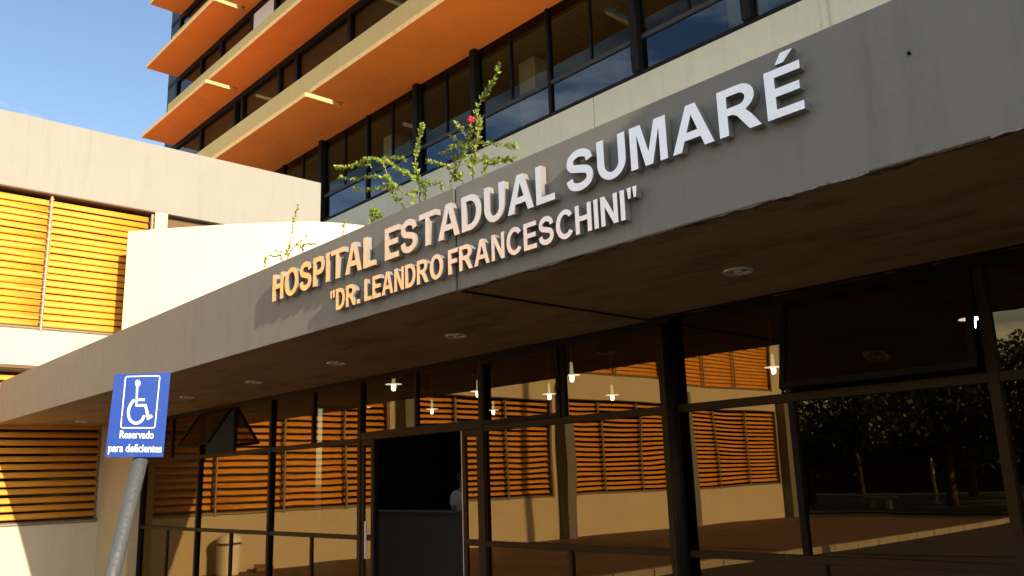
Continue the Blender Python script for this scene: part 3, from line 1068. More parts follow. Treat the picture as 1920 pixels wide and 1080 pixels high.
# steel column under the joint
sc = thing('steel_column', 'dark round steel column standing before the glass under the canopy joint', 'column', (-4.02, GY - 0.2, 0))
MB().tube([(-4.055, GY - 0.065, 0.02), (-4.055, GY - 0.065, SZ - 0.058)], 0.045, 20).build('shaft', M['bronze_dark'], sc, smooth=True)
MB().box(-4.12, -3.99, GY - 0.13, GY - 0.052, SZ - 0.057, SZ + 0.002).build('cap_plate', M['bronze_dark'], sc)
MB().box(-4.12, -3.99, GY - 0.14, GY - 0.052, 0.0, 0.019).build('base_plate', M['bronze_dark'], sc)

# unseen wall added right of the canopy to shade the fascia
tag(MB().wall('x', 3.5, 3.85, (1.85, TY - 0.03), (-0.1, 5.93), []).build('fascia_shade_wall', M['concrete'], None, weld=True),
    'unseen tall concrete wall added to shade the right part of the canopy fascia', 'wall')

# ------------------------------------------------------------------ soffit lights
lights = [(-2.81, 'nearest round recessed soffit light, right of the canopy joint'),
          (-5.59, 'round recessed soffit light just left of the canopy joint'),
          (-7.53, 'round recessed soffit light above the open doorway'),
          (-9.35, 'round recessed soffit light left of the doorway, second beyond the joint light'),
          (-11.3, 'round recessed soffit light right of the blue sign, over the open window sash'),
          (-13.4, 'round recessed soffit light hidden close behind the blue sign'),
          (-15.83, 'small round recessed soffit light left of the blue sign, farthest of the row')]
base = None
for x, lab in lights:
    if base is None:
        base = thing('ceiling_light', lab, 'ceiling light', (x, 4.5, SZ), 'recessed lights in the canopy soffit')
        MB().lathe((x, 4.5, SZ), [(0.066, 0.003), (0.070, -0.008), (0.092, -0.011), (0.097, -0.002), (0.097, 0.003)], 32).build('trim_ring', M['light_ring'], base, smooth=True)
        MB().lathe((x, 4.5, SZ), [(0.001, 0.0005), (0.03, 0.0008), (0.066, 0.0012)], 32).build('reflector', M['light_inside'], base, smooth=True)
        MB().lathe((x, 4.5, SZ), [(0.001, -0.012), (0.02, -0.011), (0.026, -0.006), (0.026, 0.0004)], 20).build('bulb', M['lamp_disc'], base, smooth=True)
    else:
        c = copy_tree(base)
        c.location = (x, 4.5, SZ)
        c['label'] = lab

# ------------------------------------------------------------------ pendant lamps in the lobby
pend = [(738, 722, 'lit pendant lamp over the left half of the doorway, nearest the glass'),
        (896, 735, 'lit pendant lamp just left of the brown mullion right of the doorway'),
        (1072, 705, 'lit pendant lamp highest in the bay right of the doorway'),
        (1148, 742, 'lit pendant lamp farther right in the bay beside the steel column'),
        (1030, 740, 'lit pendant lamp inside the small framed sash right of the doorway'),
        (810, 768, 'lit pendant lamp low over the middle of the doorway'),
        (925, 770, 'lit pendant lamp lowest in the sash right of the doorway'),
        (683, 765, 'small lit pendant lamp at the mullion left of the doorway'),
        (1450, 690, 'lit pendant lamp right of the steel column beside the tilted dark sash'),
        (1822, 600, 'lit pendant lamp farthest right, at the right end of the dark sash')]
LZ = 3.1
pbase = None
for px, py, lab in pend:
    d = RT * ((px - 960) / FPX) - UP * ((py - 540) / FPX) + FW
    P = CAM + d * ((LZ - CAM.z) / d.z)
    if pbase is None:
        pbase = thing('pendant_lamp', lab, 'pendant lamp', P, 'lit pendant lamps in the lobby')
        MB().tube([P + Vector((0, 0, 0.20)), P + Vector((0, 0, 0.80))], 0.006, 6).build('cord', M['lamp_tube'], pbase)
        MB().tube([P + Vector((0, 0, 0.03)), P + Vector((0, 0, 0.20))], [0.028, 0.020], 12).build('lamp_holder', M['lamp_glass'], pbase, smooth=True)
        MB().lathe(P, [(0.03, 0.022), (0.125, 0.014), (0.125, 0.010), (0.03, 0.006)], 24).build('disc', M['lamp_plate'], pbase)
        MB().lathe(P, [(0.001, -0.09), (0.024, -0.085), (0.034, -0.045), (0.034, 0.0), (0.026, 0.005)], 14).build('bulb', M['lamp_glow'], pbase, smooth=True)
    else:
        c = copy_tree(pbase)
        c.location = P
        c['label'] = lab

# ------------------------------------------------------------------ reception desk and person
desk = thing('reception_desk', 'long grey reception desk facing the open doorway inside the lobby', 'desk', (-11.8, 8.7, 0))
MB().box(-14.2, -9.7, 8.60, 8.66, 0.005, 1.15).build('front_panel', M['desk'], desk)
MB().box(-14.25, -9.65, 8.56, 9.05, 1.151, 1.185).build('counter_top', M['desk'], desk, bevel=0.006)
for x in (-14.18, -9.78):
    MB().box(x, x + 0.05, 8.661, 9.02, 0.005, 1.15).build('side_panel', M['desk'], desk)


def skin_obj(name, joints, bones, mat, parent, root=0, sub=2):
    me = bpy.data.meshes.new(name)
    me.from_pydata([j[0] for j in joints], bones, [])
    ob = bpy.data.objects.new(name, me)
    COL.objects.link(ob)
    md = ob.modifiers.new('skin', 'SKIN')
    sk = me.skin_vertices[0] if me.skin_vertices else None
    if sk is None:
        bm = bmesh.new()
        bm.from_mesh(me)
        bm.verts.layers.skin.verify()
        bm.to_mesh(me)
        bm.free()
        sk = me.skin_vertices[0]
    for i, j in enumerate(joints):
        r = j[1]
        sk.data[i].radius = r if isinstance(r, tuple) else (r, r)
        sk.data[i].use_root = (i == root)
    ss = ob.modifiers.new('sub', 'SUBSURF')
    ss.levels = sub
    ss.render_levels = sub
    dg = bpy.context.evaluated_depsgraph_get()
    dg.update()
    m2 = bpy.data.meshes.new_from_object(ob.evaluated_get(dg))
    bpy.data.objects.remove(ob)
    m2.materials.clear()
    m2.materials.append(mat)
    for p in m2.polygons:
        p.use_smooth = True
    return m2


PX, PYY = -11.62, 9.45
person = thing('person', 'person in a white shirt standing behind the reception desk, turned right', 'person', (PX, PYY, 0))
person.rotation_euler = (0, 0, 0)
# local frame: faces +x
J = [((0, 0, .94), (.13, .15)), ((0, 0, 1.12), (.105, .145)), ((-.01, 0, 1.32), (.12, .18)), ((-.01, 0, 1.45), (.08, .12)), ((0.0, 0, 1.53), .055),
     ((.015, 0, 1.60), (.075, .065)), ((.02, 0, 1.69), (.098, .078)), ((.015, 0, 1.755), (.08, .066))]
Bn = [(0, 1), (1, 2), (2, 3), (3, 4), (4, 5), (5, 6), (6, 7)]
for s in (-1, 1):
    b = len(J)
    J += [((-.01, s * .19, 1.42), .062), ((.02, s * .235, 1.14), .045), ((.20, s * .20, 1.10), .034), ((.27, s * .18, 1.12), (.035, .022)), ((.34, s * .175, 1.13), (.036, .018))]
    Bn += [(3, b), (b, b + 1), (b + 1, b + 2), (b + 2, b + 3), (b + 3, b + 4)]
    for kf, (dy, ln) in enumerate(((-.027, .065), (-.009, .078), (.009, .072), (.027, .055))):
        c = len(J)
        J += [((.36, s * .175 + dy, 1.128), .0095), ((.36 + ln * .55, s * .175 + dy * 1.1, 1.122), .0085), ((.36 + ln, s * .175 + dy * 1.1, 1.105), .007)]
        Bn += [(b + 4, c), (c, c + 1), (c + 1, c + 2)]
    c = len(J)
    J += [((.30, s * .175 - s * .04, 1.125), .011), ((.335, s * .175 - s * .058, 1.115), .009)]
    Bn += [(b + 3, c), (c, c + 1)]
    b = len(J)
    J += [((0, s * .095, .86), .09), ((.02, s * .1, .48), .062), ((-.02, s * .1, .09), .042), ((.10, s * .11, .035), (.045, .03))]
    Bn += [(0, b), (b, b + 1), (b + 1, b + 2), (b + 2, b + 3)]
bm_ = skin_obj('body', J, Bn, M['skin'], person)
body = bpy.data.objects.new('body', bm_)
COL.objects.link(body)
body.parent = person
SJ = [((0, 0, .93), (.145, .165)), ((0, 0, 1.12), (.125, .16)), ((-.01, 0, 1.32), (.138, .195)), ((-.01, 0, 1.44), (.095, .135)), ((-.005, 0, 1.485), .068)]
SB = [(0, 1), (1, 2), (2, 3), (3, 4)]
for s in (-1, 1):
    b = len(SJ)
    SJ += [((-.01, s * .195, 1.42), .078), ((.01, s * .232, 1.22), .066)]
    SB += [(3, b), (b, b + 1)]
sm_ = skin_obj('shirt', SJ, SB, M['shirt'], person)
so = bpy.data.objects.new('shirt', sm_)
COL.objects.link(so)
so.parent = person
TJ = [((0, 0, .95), (.135, .155))]
TB = []
for s in (-1, 1):
    b = len(TJ)
    TJ += [((0, s * .095, .86), .105), ((.02, s * .1, .48), .08), ((-.02, s * .1, .10), .065)]
    TB += [(0, b), (b, b + 1), (b + 1, b + 2)]
tm_ = skin_obj('trousers', TJ, TB, M['trousers'], person)
to = bpy.data.objects.new('trousers', tm_)
COL.objects.link(to)
to.parent = person


def local_mesh(mb, name, mat, parent):
    me = bpy.data.meshes.new(name)
    me.from_pydata(mb.v, [], mb.f)
    for p in me.polygons:
        p.use_smooth = True
    me.materials.append(mat)
    o = bpy.data.objects.new(name, me)
    COL.objects.link(o)
    o.parent = parent
    return o


hb = MB()
n = 14
for j in range(8):
    th = math.pi * 0.62 * j / 7
    for k in range(n):
        ph = 2 * math.pi * k / n
        back = 1.0 + 0.12 * max(0, -math.cos(ph))
        hb.v.append((.012 + .106 * math.sin(th) * math.cos(ph) * back - 0.018, .086 * math.sin(th) * math.sin(ph), 1.70 + .112 * math.cos(th) * (1 if math.cos(ph) < 0.2 or th < 1.0 else 0.35 / max(.35, th))))
for j in range(7):
    for k in range(n):
        hb.f.append((j * n + k, j * n + (k + 1) % n, (j + 1) * n + (k + 1) % n, (j + 1) * n + k))
local_mesh(hb, 'hair', M['hair'], person)
fc = MB()
fc.add([(.108, -.012, 1.665), (.108, .012, 1.665), (.135, 0, 1.655), (.105, 0, 1.715)], [(0, 1, 2), (0, 2, 3), (1, 3, 2)])
for s in (-1, 1):
    fc.lathe((.012, s * .078, 1.665), [(.001, -.028), (.012, -.018), (.014, .012), (.008, .028), (.001, .03)], 8)
local_mesh(fc, 'nose_and_ears', M['skin'], body)
ey = MB()
for s in (-1, 1):
    ey.lathe((.103, s * .032, 1.70), [(.001, -.008), (.010, -.004), (.012, 0), (.010, .004), (.001, .008)], 8)
ey.box(.098, .110, -.025, .025, 1.622, 1.629)
local_mesh(ey, 'eyes_and_mouth', M['hair'], body)

# ------------------------------------------------------------------ parking sign
SD = 2.9


def far(px, py, dist):
    d = RT * ((px - 960) / FPX) - UP * ((py - 540) / FPX) + FW
    return CAM + d.normalized() * dist


c_tl, c_tr, c_bl, c_br = far(215, 702, SD), far(320, 698, SD), far(197, 857, SD), far(306, 857, SD)
sx_ = ((c_tr - c_tl) + (c_br - c_bl)).normalized()
sz_ = ((c_tl - c_bl) + (c_tr - c_br))
sz_ = (sz_ - sx_ * sz_.dot(sx_)).normalized()
sn_ = sx_.cross(sz_)            # towards the viewer: checked below
ctr = (c_tl + c_tr + c_bl + c_br) / 4
if sn_.dot(CAM - ctr) < 0:
    sn_ = -sn_
SWd = ((c_tr - c_tl).length + (c_br - c_bl).length) / 2
SHt = ((c_tl - c_bl).length + (c_tr - c_br).length) / 2
pole_top = far(266, 850, SD) - sn_ * 0.030
pole_low = far(209, 1080, SD - 0.006) - sn_ * 0.030
dirp = (pole_low - pole_top)
pole_foot = pole_top + dirp * (pole_top.z / -dirp.z)
sign = thing('parking_sign', 'blue disabled parking sign on a leaning grey pole in front of the canopy', 'sign', pole_foot)


def shear_pt(u, v, w=0.0):
    "u, v in 0..1 across the plate: the plate is a slightly racked parallelogram as in the photo"
    top = c_tl.lerp(c_tr, u)
    bot = c_bl.lerp(c_br, u)
    return bot.lerp(top, v) + sn_ * w


def plate(u0, u1, v0, v1, w0, w1):
    mb = MB()
    vs = []
    for w in (w0, w1):
        vs += [shear_pt(u0, v0, w), shear_pt(u1, v0, w), shear_pt(u1, v1, w), shear_pt(u0, v1, w)]
    return mb.add(vs, [(0, 3, 2, 1), (4, 5, 6, 7), (0, 1, 5, 4), (1, 2, 6, 5), (2, 3, 7, 6), (3, 0, 4, 7)])


panel = plate(0, 1, 0, 1, -0.003, 0.0).build('sign_panel', M['sign_blue'], sign)


def poly_on_sign(contours, w0, w1, to_uv):
    "flat raised shapes: contours in plate coordinates, filled with holes"
    cu = bpy.data.curves.new('p', 'CURVE')
    cu.dimensions = '2D'
    cu.fill_mode = 'BOTH'
    cu.extrude = 0.5
    for c in contours:
        s = cu.splines.new('POLY')
        s.points.add(len(c) - 1)
        for i, (x, y) in enumerate(c):
            s.points[i].co = (x, y, 0, 1)
        s.use_cyclic_u = True
    ob = bpy.data.objects.new('p', cu)
    me = bpy.data.meshes.new_from_object(ob)
    bpy.data.objects.remove(ob)
    me.materials.clear()
    for v in me.vertices:
        u, vv = to_uv(v.co.x, v.co.y)
        v.co = shear_pt(u, vv, w0 if v.co.z < 0 else w1)
    return me


# plate zoom coordinates (pixels of a 864x1080 close look at the sign): corners
ZTL, ZTR, ZBL, ZBR = (190, 115), (757, 97), (97, 945), (682, 957)


def zuv(x, y):
    # invert the bilinear map by a few Newton steps
    u, v = 0.5, 0.5
    for _ in range(12):
        tx = ZTL[0] + (ZTR[0] - ZTL[0]) * u
        ty = ZTL[1] + (ZTR[1] - ZTL[1]) * u
        bx = ZBL[0] + (ZBR[0] - ZBL[0]) * u
        by = ZBL[1] + (ZBR[1] - ZBL[1]) * u
        X, Y = bx + (tx - bx) * v, by + (ty - by) * v
        dxu = (ZBR[0] - ZBL[0]) * (1 - v) + (ZTR[0] - ZTL[0]) * v
        dyu = (ZBR[1] - ZBL[1]) * (1 - v) + (ZTR[1] - ZTL[1]) * v
        dxv, dyv = tx - bx, ty - by
        det = dxu * dyv - dxv * dyu
        ex, ey = x - X, y - Y
        u += (ex * dyv - ey * dxv) / det
        v += (dxu * ey - dyu * ex) / det
    return u, v


def rrect(tl, tr, br, bl, r):
    cs = [Vector(tl), Vector(tr), Vector(br), Vector(bl)]
    out = []
    for i in range(4):
        p, c, q = cs[i - 1], cs[i], cs[(i + 1) % 4]
        a = c + (p - c).normalized() * r
        b = c + (q - c).normalized() * r
        for j in range(7):
            t = j / 6
            out.append(tuple(a * (1 - t) ** 2 + c * 2 * t * (1 - t) + b * t * t))
    return out


def inset(c, d):
    n = len(c)
    cx = sum(p[0] for p in c) / n
    cy_ = sum(p[1] for p in c) / n
    out = []
    for i, p in enumerate(c):
        a, b = Vector(c[i - 1]), Vector(c[(i + 1) % n])
        t = (b - a).normalized()
        nn = Vector((-t.y, t.x))
        if nn.dot(Vector((cx, cy_)) - Vector(p)) < 0:
            nn = -nn
        out.append((p[0] + nn.x * d, p[1] + nn.y * d))
    return out


outer = rrect((294, 133), (652, 127), (600, 667), (245, 661), 28)
shapes = [[outer, inset(outer, 11)]]
shapes.append([arc(421, 208, 27, 37, 0, 360, 20)[:-1]])
shapes.append([[(404, 250), (426, 250), (419, 362), (492, 362), (490, 388), (417, 388), (415, 420), (508, 420), (540, 540), (560, 527), (574, 552), (517, 584), (489, 444), (399, 444)]])
shapes.append([stroke([(386, 374), (345, 430), (327, 500), (340, 570), (385, 610), (430, 607), (465, 580), (488, 534)], 27)])
pic = bpy.data.meshes.new('pictogram')
bmj = bmesh.new()
for shp in shapes:
    me = poly_on_sign(shp, 0.0004, 0.0009, zuv)
    bmj.from_mesh(me)
bmj.to_mesh(pic)
bmj.free()
pic.materials.append(M['sign_white'])
link('pictogram', pic, panel)


def text_on_sign(txt, x0, x1, ybase, xh, slope):
    "words in the built-in face, emboldened, set on the plate"
    cu = bpy.data.curves.new('t', 'FONT')
    cu.body = txt
    cu.size = 1.0
    cu.offset = 0.018
    cu.extrude = 0.5
    cu.resolution_u = 3
    ob = bpy.data.objects.new('t', cu)
    me = bpy.data.meshes.new_from_object(ob)
    bpy.data.objects.remove(ob)
    me.materials.clear()
    xs_ = [v.co.x for v in me.vertices]
    a, b = min(xs_), max(xs_)
    for v in me.vertices:
        px = x0 + (v.co.x - a) / (b - a) * (x1 - x0)
        py = ybase + slope * (px - x0) - v.co.y * xh
        px += v.co.y * xh * 0.09
        u, vv = zuv(px, py)
        v.co = shear_pt(u, vv, 0.0004 if v.co.z < 0 else 0.0009)
    me.materials.append(M['sign_white'])
    return link('sign_text', me, panel)


text_on_sign('Reservado', 239, 582, 758, 108, 0.03)
text_on_sign('para deficientes', 126, 664, 892, 112, 0.03)
for u, v in ((0.22, 0.48), (0.86, 0.55), (0.44, 0.03)):
    p = shear_pt(u, v, 0.0)
    MB().obox(p + sn_ * 0.002, sx_, sz_, sn_, 0.0026, 0.0026, 0.001).build('bolt', M['pole'], panel)
pt2 = pole_top - dirp.normalized() * 0.16
MB().tube([pt2, pole_foot - Vector((0, 0, 0.05))], 0.0225, 24).build('pole', M['pole'], sign, smooth=True)
MB().obox(pole_top - dirp.normalized() * 0.05 + sn_ * 0.014, sx_, sz_, sn_, 0.025, 0.01, 0.011).build('bracket', M['pole'], sign)

# ------------------------------------------------------------------ bin and wooden block by the wing
bx, by_ = WX + 0.36, 3.29
tb = thing('trash_bin', 'white plastic trash bin with domed lid against the wing wall, mirrored in the glass', 'trash bin', (bx, by_, 0.012))
MB().lathe((bx, by_, 0.012), [(0.001, 0), (0.185, 0), (0.19, 0.02), (0.205, 0.56), (0.21, 0.57), (0.001, 0.572)], 28).build('body', M['bin'], tb, smooth=False)
MB().lathe((bx, by_, 0.012), [(0.212, 0.573), (0.225, 0.573), (0.225, 0.61), (0.212, 0.61)], 28).build('rim', M['bin_dark'], tb)
MB().lathe((bx, by_, 0.012), [(0.222, 0.611), (0.215, 0.66), (0.185, 0.72), (0.115, 0.765), (0.04, 0.78), (0.001, 0.781)], 28).build('lid', M['bin'], tb, smooth=True)
wb = MB().obox((WX + 0.30, 2.50, 0.062), Vector((0.2, 1, 0)).normalized(), Vector((-1, 0.2, 0)).normalized(), Vector((0, 0, 1)), 0.24, 0.06, 0.045)
wb.obox((WX + 0.29, 2.58, 0.13), Vector((-0.1, 1, 0.05)).normalized(), Vector((-1, -0.1, 0)).normalized(), Vector((0, 0, 1)), 0.13, 0.045, 0.02)
tag(wb.build('wooden_block', M['wood'], bevel=0.008), 'small pile of brown wooden blocks on the paving, mirrored right of the bin', 'wood block')

# ------------------------------------------------------------------ shrubs on the canopy
def leaf(mb, p, d, size):
    d = d.normalized()
    s = d.cross(Vector((random.gauss(0, 1), random.gauss(0, 1), random.gauss(0, 1)))).normalized()
    up = d.cross(s)
    w = size * 0.32
    mb.add([p, p + d * size * 0.4 + s * w + up * size * 0.08, p + d * size, p + d * size * 0.4 - s * w + up * size * 0.08, p + d * size * 0.45],
           [(0, 4, 1), (4, 2, 1), (0, 3, 4), (4, 3, 2)])


def shrub(label, branches, Y, lsize, dens, flower=None, root_z=3.05, roots=()):
    p0 = at(*branches[0][0], Y)
    t = thing('hibiscus_shrub', label, 'plant', (p0.x, Y, root_z), 'wild shrubs growing on the canopy roof')
    st = MB()
    lf = MB()
    for br in branches:
        dy = random.uniform(-0.05, 0.10)
        pts = [at(x, y, Y + dy + random.uniform(-0.02, 0.02) + 0.03 * i / len(br)) for i, (x, y) in enumerate(br)]
        if br in roots or br is branches[0]:
            pts = [Vector((pts[0].x, pts[0].y, root_z))] + pts
            skip = 1
        else:
            skip = 0
        # densify
        P = []
        for i in range(len(pts) - 1):
            a, b, c, d = pts[max(i - 1, 0)], pts[i], pts[i + 1], pts[min(i + 2, len(pts) - 1)]
            for j in range(5):
                u = j / 5
                P.append(0.5 * (2 * b + (c - a) * u + (2 * a - 5 * b + 4 * c - d) * u * u + (3 * b - a - 3 * c + d) * u ** 3))
        P.append(pts[-1])
        n = len(P)
        st.tube(P, [0.0055 * (1 - 0.75 * i / n) for i in range(n)], 5)
        tot = sum((P[i + 1] - P[i]).length for i in range(n - 1))
        cnt = int(tot * dens)
        for q in range(cnt):
            f = (q + random.random()) / cnt
            f = f ** 0.8
            if math.sin(f * 23 + len(br) * 1.7 + br[0][0]) < -0.45 and random.random() < 0.75:
                continue
            i = min(int(f * (n - 1)), n - 2)
            if P[i].z < FT - 0.1:
                continue
            pos = P[i].lerp(P[i + 1], f * (n - 1) - i)
            ax = (P[i + 1] - P[i]).normalized()
            rd = Vector((random.gauss(0, 1), random.gauss(0, 1), random.gauss(0.25, 1)))
            rd = (rd - ax * rd.dot(ax)).normalized()
            leaf(lf, pos, ax * 0.7 + rd, lsize * random.uniform(0.6, 1.25))
    st.build('stem', M['stem'], t, smooth=True)
    me = bpy.data.meshes.new('foliage')
    me.from_pydata(lf.v, [], lf.f)
    me.materials.append(M['leaf'])
    link('foliage', me, t)
    if flower:
        c = at(*flower, Y - 0.03)
        fm = MB()
        n = (CAM - c).normalized()
        a = n.cross(Vector((0, 0, 1))).normalized()
        b = n.cross(a)
        for k in range(5):
            w0 = 2 * math.pi * k / 5
            r = 0.027
            def q(rr, w, h):
                return c + (a * math.cos(w) + b * math.sin(w)) * rr + n * h
            fm.add([c, q(r * .55, w0 - .5, .006), q(r, w0 - .35, .003), q(r * 1.05, w0 + .1, 0), q(r * .85, w0 + .5, .004), q(r * .5, w0 + .55, .008)], [(0, 1, 2, 3, 4, 5)])
        fm.tube([c, c + n * 0.03], 0.003, 6)
        fm.build('flower', M['petal'], t)
    return t


def zz(ox, oy, s, pts):
    return [(ox + x / s, oy + y / s) for x, y in pts]


A = [zz(620, 100, 3.6, p) for p in (
    [(560, 1010), (500, 950), (430, 890), (390, 850), (350, 740), (260, 715), (180, 745), (110, 770), (40, 765)],
    [(560, 850), (480, 800), (400, 740), (350, 720), (420, 705), (515, 715)],
    [(400, 860), (340, 835), (250, 830), (150, 850), (65, 835)],
    [(470, 910), (390, 880), (320, 915), (240, 925), (160, 915)],
    [(600, 960), (590, 830), (570, 740), (585, 640), (600, 560), (620, 480)],
    [(490, 1040), (450, 990), (410, 930), (390, 850)],
    [(640, 970), (620, 900), (580, 840), (500, 800), (440, 770), (380, 730)],
    [(760, 930), (690, 890), (620, 860), (560, 840), (500, 800)],
    [(640, 975), (600, 920), (560, 940)],
    [(110, 770), (180, 750), (270, 760)],
    [(350, 930), (400, 890), (450, 920)])]
shrub('sprawling leafy hibiscus shrub with arching branches left of the canopy joint', A, 3.85, 0.034, 140, flower=None, roots=(A[4], A[5], A[6], A[7]))
B = [zz(620, 100, 3.6, p) for p in (
    [(815, 890), (850, 800), (890, 690), (930, 590), (950, 480)],
    [(960, 830), (975, 700), (990, 560), (1000, 470), (985, 400), (1020, 310), (1070, 240), (1110, 160), (1140, 80)],
    [(900, 640), (850, 580), (805, 565)], [(910, 560), (880, 510), (845, 470)],
    [(880, 700), (840, 620), (790, 660), (740, 670)], [(850, 790), (760, 750), (700, 740), (645, 725)],
    [(940, 760), (1050, 715), (1150, 720), (1270, 705)], [(990, 610), (1070, 605), (1140, 620), (1200, 630), (1255, 620)],
    [(1030, 800), (1110, 745), (1200, 715)], [(890, 870), (850, 845), (835, 700)], [(1050, 740), (1040, 690)],
    [(930, 590), (960, 650), (955, 720)], [(890, 640), (940, 620), (1010, 580)], [(960, 800), (920, 720), (900, 600)], [(990, 560), (1015, 480), (1000, 430)], [(970, 640), (1000, 560), (1015, 470)])]
shrub('tall hibiscus shrub with one red flower just above the canopy joint', B, 3.85, 0.034, 155, flower=(884, 224), roots=(B[1], B[8], B[9]))
C = [[(694, 416), (700, 402), (697, 392)], [(700, 416), (708, 406), (714, 404)], [(697, 414), (702, 398), (706, 396)]]
shrub('tiny green tuft peeping over the canopy edge below the sprawling shrub', C, 3.7, 0.032, 160, roots=(C[1], C[2]))
D = [zz(480, 360, 6.75, p) for p in (
    [(400, 850), (430, 650), (470, 400), (510, 250), (540, 160)], [(400, 830), (470, 710), (560, 630), (650, 550)],
    [(590, 790), (600, 670), (680, 660), (760, 665)], [(390, 790), (330, 760), (230, 740)], [(330, 880), (250, 820), (130, 820), (120, 950)],
    [(590, 760), (570, 690), (520, 660)], [(400, 800), (380, 740), (430, 700)])]
shrub('thin pale sprig against the bright curved wall, leftmost on the canopy', D, 3.7, 0.026, 75, roots=(D[2], D[4]))
E_ = [zz(480, 360, 6.75, p) for p in ([(1105, 540), (1110, 430), (1130, 340)], [(1110, 430), (1125, 390)])]
shrub('single thin sprig near the right end of the curved wall', E_, 3.7, 0.024, 70)


# ------------------------------------------------------------------ trees, bench and lamp post mirrored in the glass
def tree_at(label, x, y, h, cr, seed, leaves=5200):
    rnd = random.Random(seed)
    t = thing('broadleaf_tree', label, 'tree', (x, y, 0.05), 'trees on the lawn mirrored in the glass')
    tr = MB()
    top = Vector((x + rnd.uniform(-.3, .3), y + rnd.uniform(-.3, .3), h * 0.62))
    tr.tube([(x, y, 0.0), (x + 0.05, y, h * 0.2), (x + rnd.uniform(-.2, .2), y, h * 0.4), top], [0.24, 0.18, 0.15, 0.07], 9)
    clumps = []
    for k in range(9):
        a = 2 * math.pi * k / 9 + rnd.uniform(-.3, .3)
        r = cr * rnd.uniform(0.35, 0.85)
        e = Vector((x + r * math.cos(a), y + r * math.sin(a), h * rnd.uniform(0.36, 0.92)))
        s = Vector((x, y, h * rnd.uniform(0.25, 0.45)))
        tr.tube([s, s.lerp(e, 0.5) + Vector((0, 0, 0.3)), e], [0.09, 0.055, 0.02], 6)
        clumps.append((e, cr * rnd.uniform(0.32, 0.55)))
    clumps.append((Vector((x, y, h * 0.9)), cr * 0.5))
    tr.build('trunk', M['bark'], t, smooth=True)
    lf = MB()
    for q in range(leaves):
        c, r = rnd.choice(clumps)
        v = Vector((rnd.gauss(0, 1), rnd.gauss(0, 1), rnd.gauss(0, 1))).normalized() * r * rnd.random() ** 0.4
        v.z *= 0.7
        p = c + v
        d = Vector((rnd.gauss(0, 1), rnd.gauss(0, 1), rnd.gauss(0, 1))).normalized()
        s = d.cross(Vector((rnd.gauss(0, 1), rnd.gauss(0, 1), rnd.gauss(0, 1)))).normalized()
        z = rnd.uniform(0.16, 0.38)
        lf.add([p, p + d * z * .5 + s * z * .35, p + d * z, p + d * z * .5 - s * z * .35], [(0, 1, 2, 3)])
    me = bpy.data.meshes.new('crown')
    me.from_pydata(lf.v, [], lf.f)
    me.materials.append(M['tree_leaf'])
    link('crown', me, t)
    return t


spots = [(-21, -27, 6.2, 3.2, 'broad tree beside the end of the louvred wing, mirrored left of the lamp post'),
         (-14.5, -26.5, 6.4, 3.4, 'leafy tree behind the mirrored bench'),
         (-9.5, -29, 6.8, 3.6, 'tree mirrored just right of the white lamp post'),
         (-4.5, -25, 6.0, 3.3, 'tree mirrored toward the right edge of the glass'),
         (-17.5, -37, 8.0, 4.2, 'taller back-row tree behind the bench tree'),
         (-10.5, -40, 8.2, 4.4, 'taller back-row tree mirrored beyond the lamp post'),
         (-3.0, -36, 8.6, 4.5, 'tallest back-row tree mirrored at the right edge'),
         (-26, -42, 8.0, 4.5, 'back-row tree farthest left beyond the wing end')]
spots += [(-30 + 5.2 * i, -58 + 3 * (i % 2), 8.5 + (i % 3), 4.6, 'dark tree of the far row mirrored low behind the lawn trees') for i in range(8)]
for i, (x, y, h, cr, lab) in enumerate(spots):
    tree_at(lab, x, y, h, cr, 11 + i)
hd = thing('hedge', 'long dark hedge closing the lawn far behind the mirrored trees', 'hedge', (-18, -47, 0.05))
rh = random.Random(5)
hl = MB()
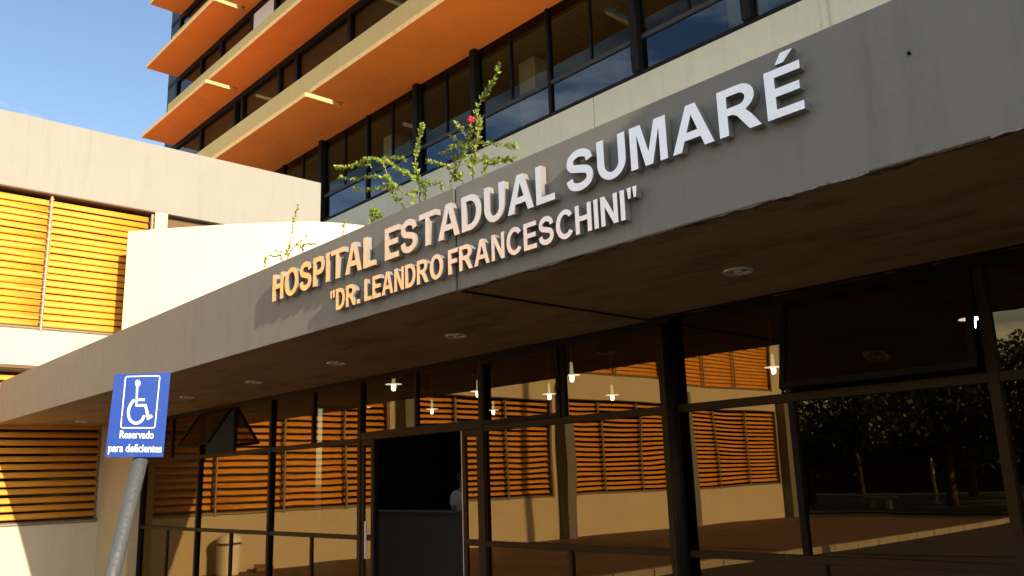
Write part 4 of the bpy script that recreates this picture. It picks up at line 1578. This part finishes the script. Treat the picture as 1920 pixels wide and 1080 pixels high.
for q in range(9000):
    p = Vector((rh.uniform(-55, 22), -47 + rh.gauss(0, .8), 0.1 + 3.6 * rh.random() ** 0.7 + 0.5 * math.sin(q)))
    d = Vector((rh.gauss(0, 1), rh.gauss(0, 1), rh.gauss(0, 1))).normalized()
    e = d.cross(Vector((rh.gauss(0, 1), rh.gauss(0, 1), rh.gauss(0, 1)))).normalized()
    z = rh.uniform(.3, .6)
    hl.add([p, p + d * z * .5 + e * z * .35, p + d * z, p + d * z * .5 - e * z * .35], [(0, 1, 2, 3)])
me = bpy.data.meshes.new('foliage')
me.from_pydata(hl.v, [], hl.f)
me.materials.append(M['tree_leaf'])
link('foliage', me, hd)
MB().box(-55, 22, -47.5, -46.6, 0.05, 3.3).build('inner_branches', M['bark'], hd)
bn = thing('park_bench', 'small concrete bench on the lawn edge, mirrored in the right glass', 'bench', (-16.1, -23.6, 0.05))
MB().box(-16.8, -15.5, -23.8, -23.4, 0.46, 0.54).build('seat', M['kerb'], bn, bevel=0.01)
for x in (-16.55, -15.9):
    MB().box(x, x + 0.15, -23.75, -23.45, 0.0, 0.459).build('leg', M['kerb'], bn)
lpx, lpy = -15.9, -28.4
lp = thing('lamp_post', 'thin white lamp post on the lawn, mirrored in the right glass', 'lamp post', (lpx, lpy, 0.05))
MB().tube([(lpx, lpy, 0.0), (lpx - 0.12, lpy, 3.7)], [0.075, 0.05], 12).build('pole', M['sign_white'], lp, smooth=True)
MB().lathe((lpx - 0.12, lpy, 3.7), [(0.05, 0), (0.13, 0.02), (0.16, 0.16), (0.09, 0.27), (0.001, 0.29)], 16).build('lamp_head', M['light_ring'], lp, smooth=True)
MB().lathe((lpx, lpy, 0.05), [(0.2, 0), (0.2, 0.05), (0.08, 0.09)], 16).build('base_plate', M['kerb'], lp)

mast = thing('unseen_mast', 'unseen tall grey floodlight mast in the forecourt, added for its thin shadow on the wing', 'mast', (-4.0, -6.8, 0))
MB().tube([(-4.0, -6.8, 0), (-4.0, -6.8, 11.5)], [0.17, 0.11], 16).build('pole', M['pole'], mast, smooth=True)  # mast stands out of view, added to cast the thin pole shadow
MB().box(-4.5, -3.5, -6.9, -6.7, 11.5, 11.62).build('crossarm', M['pole'], mast)
for x in (-4.35, -3.65):
    MB().box(x - 0.14, x + 0.14, -7.0, -6.6, 11.621, 11.9).build('floodlight', M['light_ring'], mast)
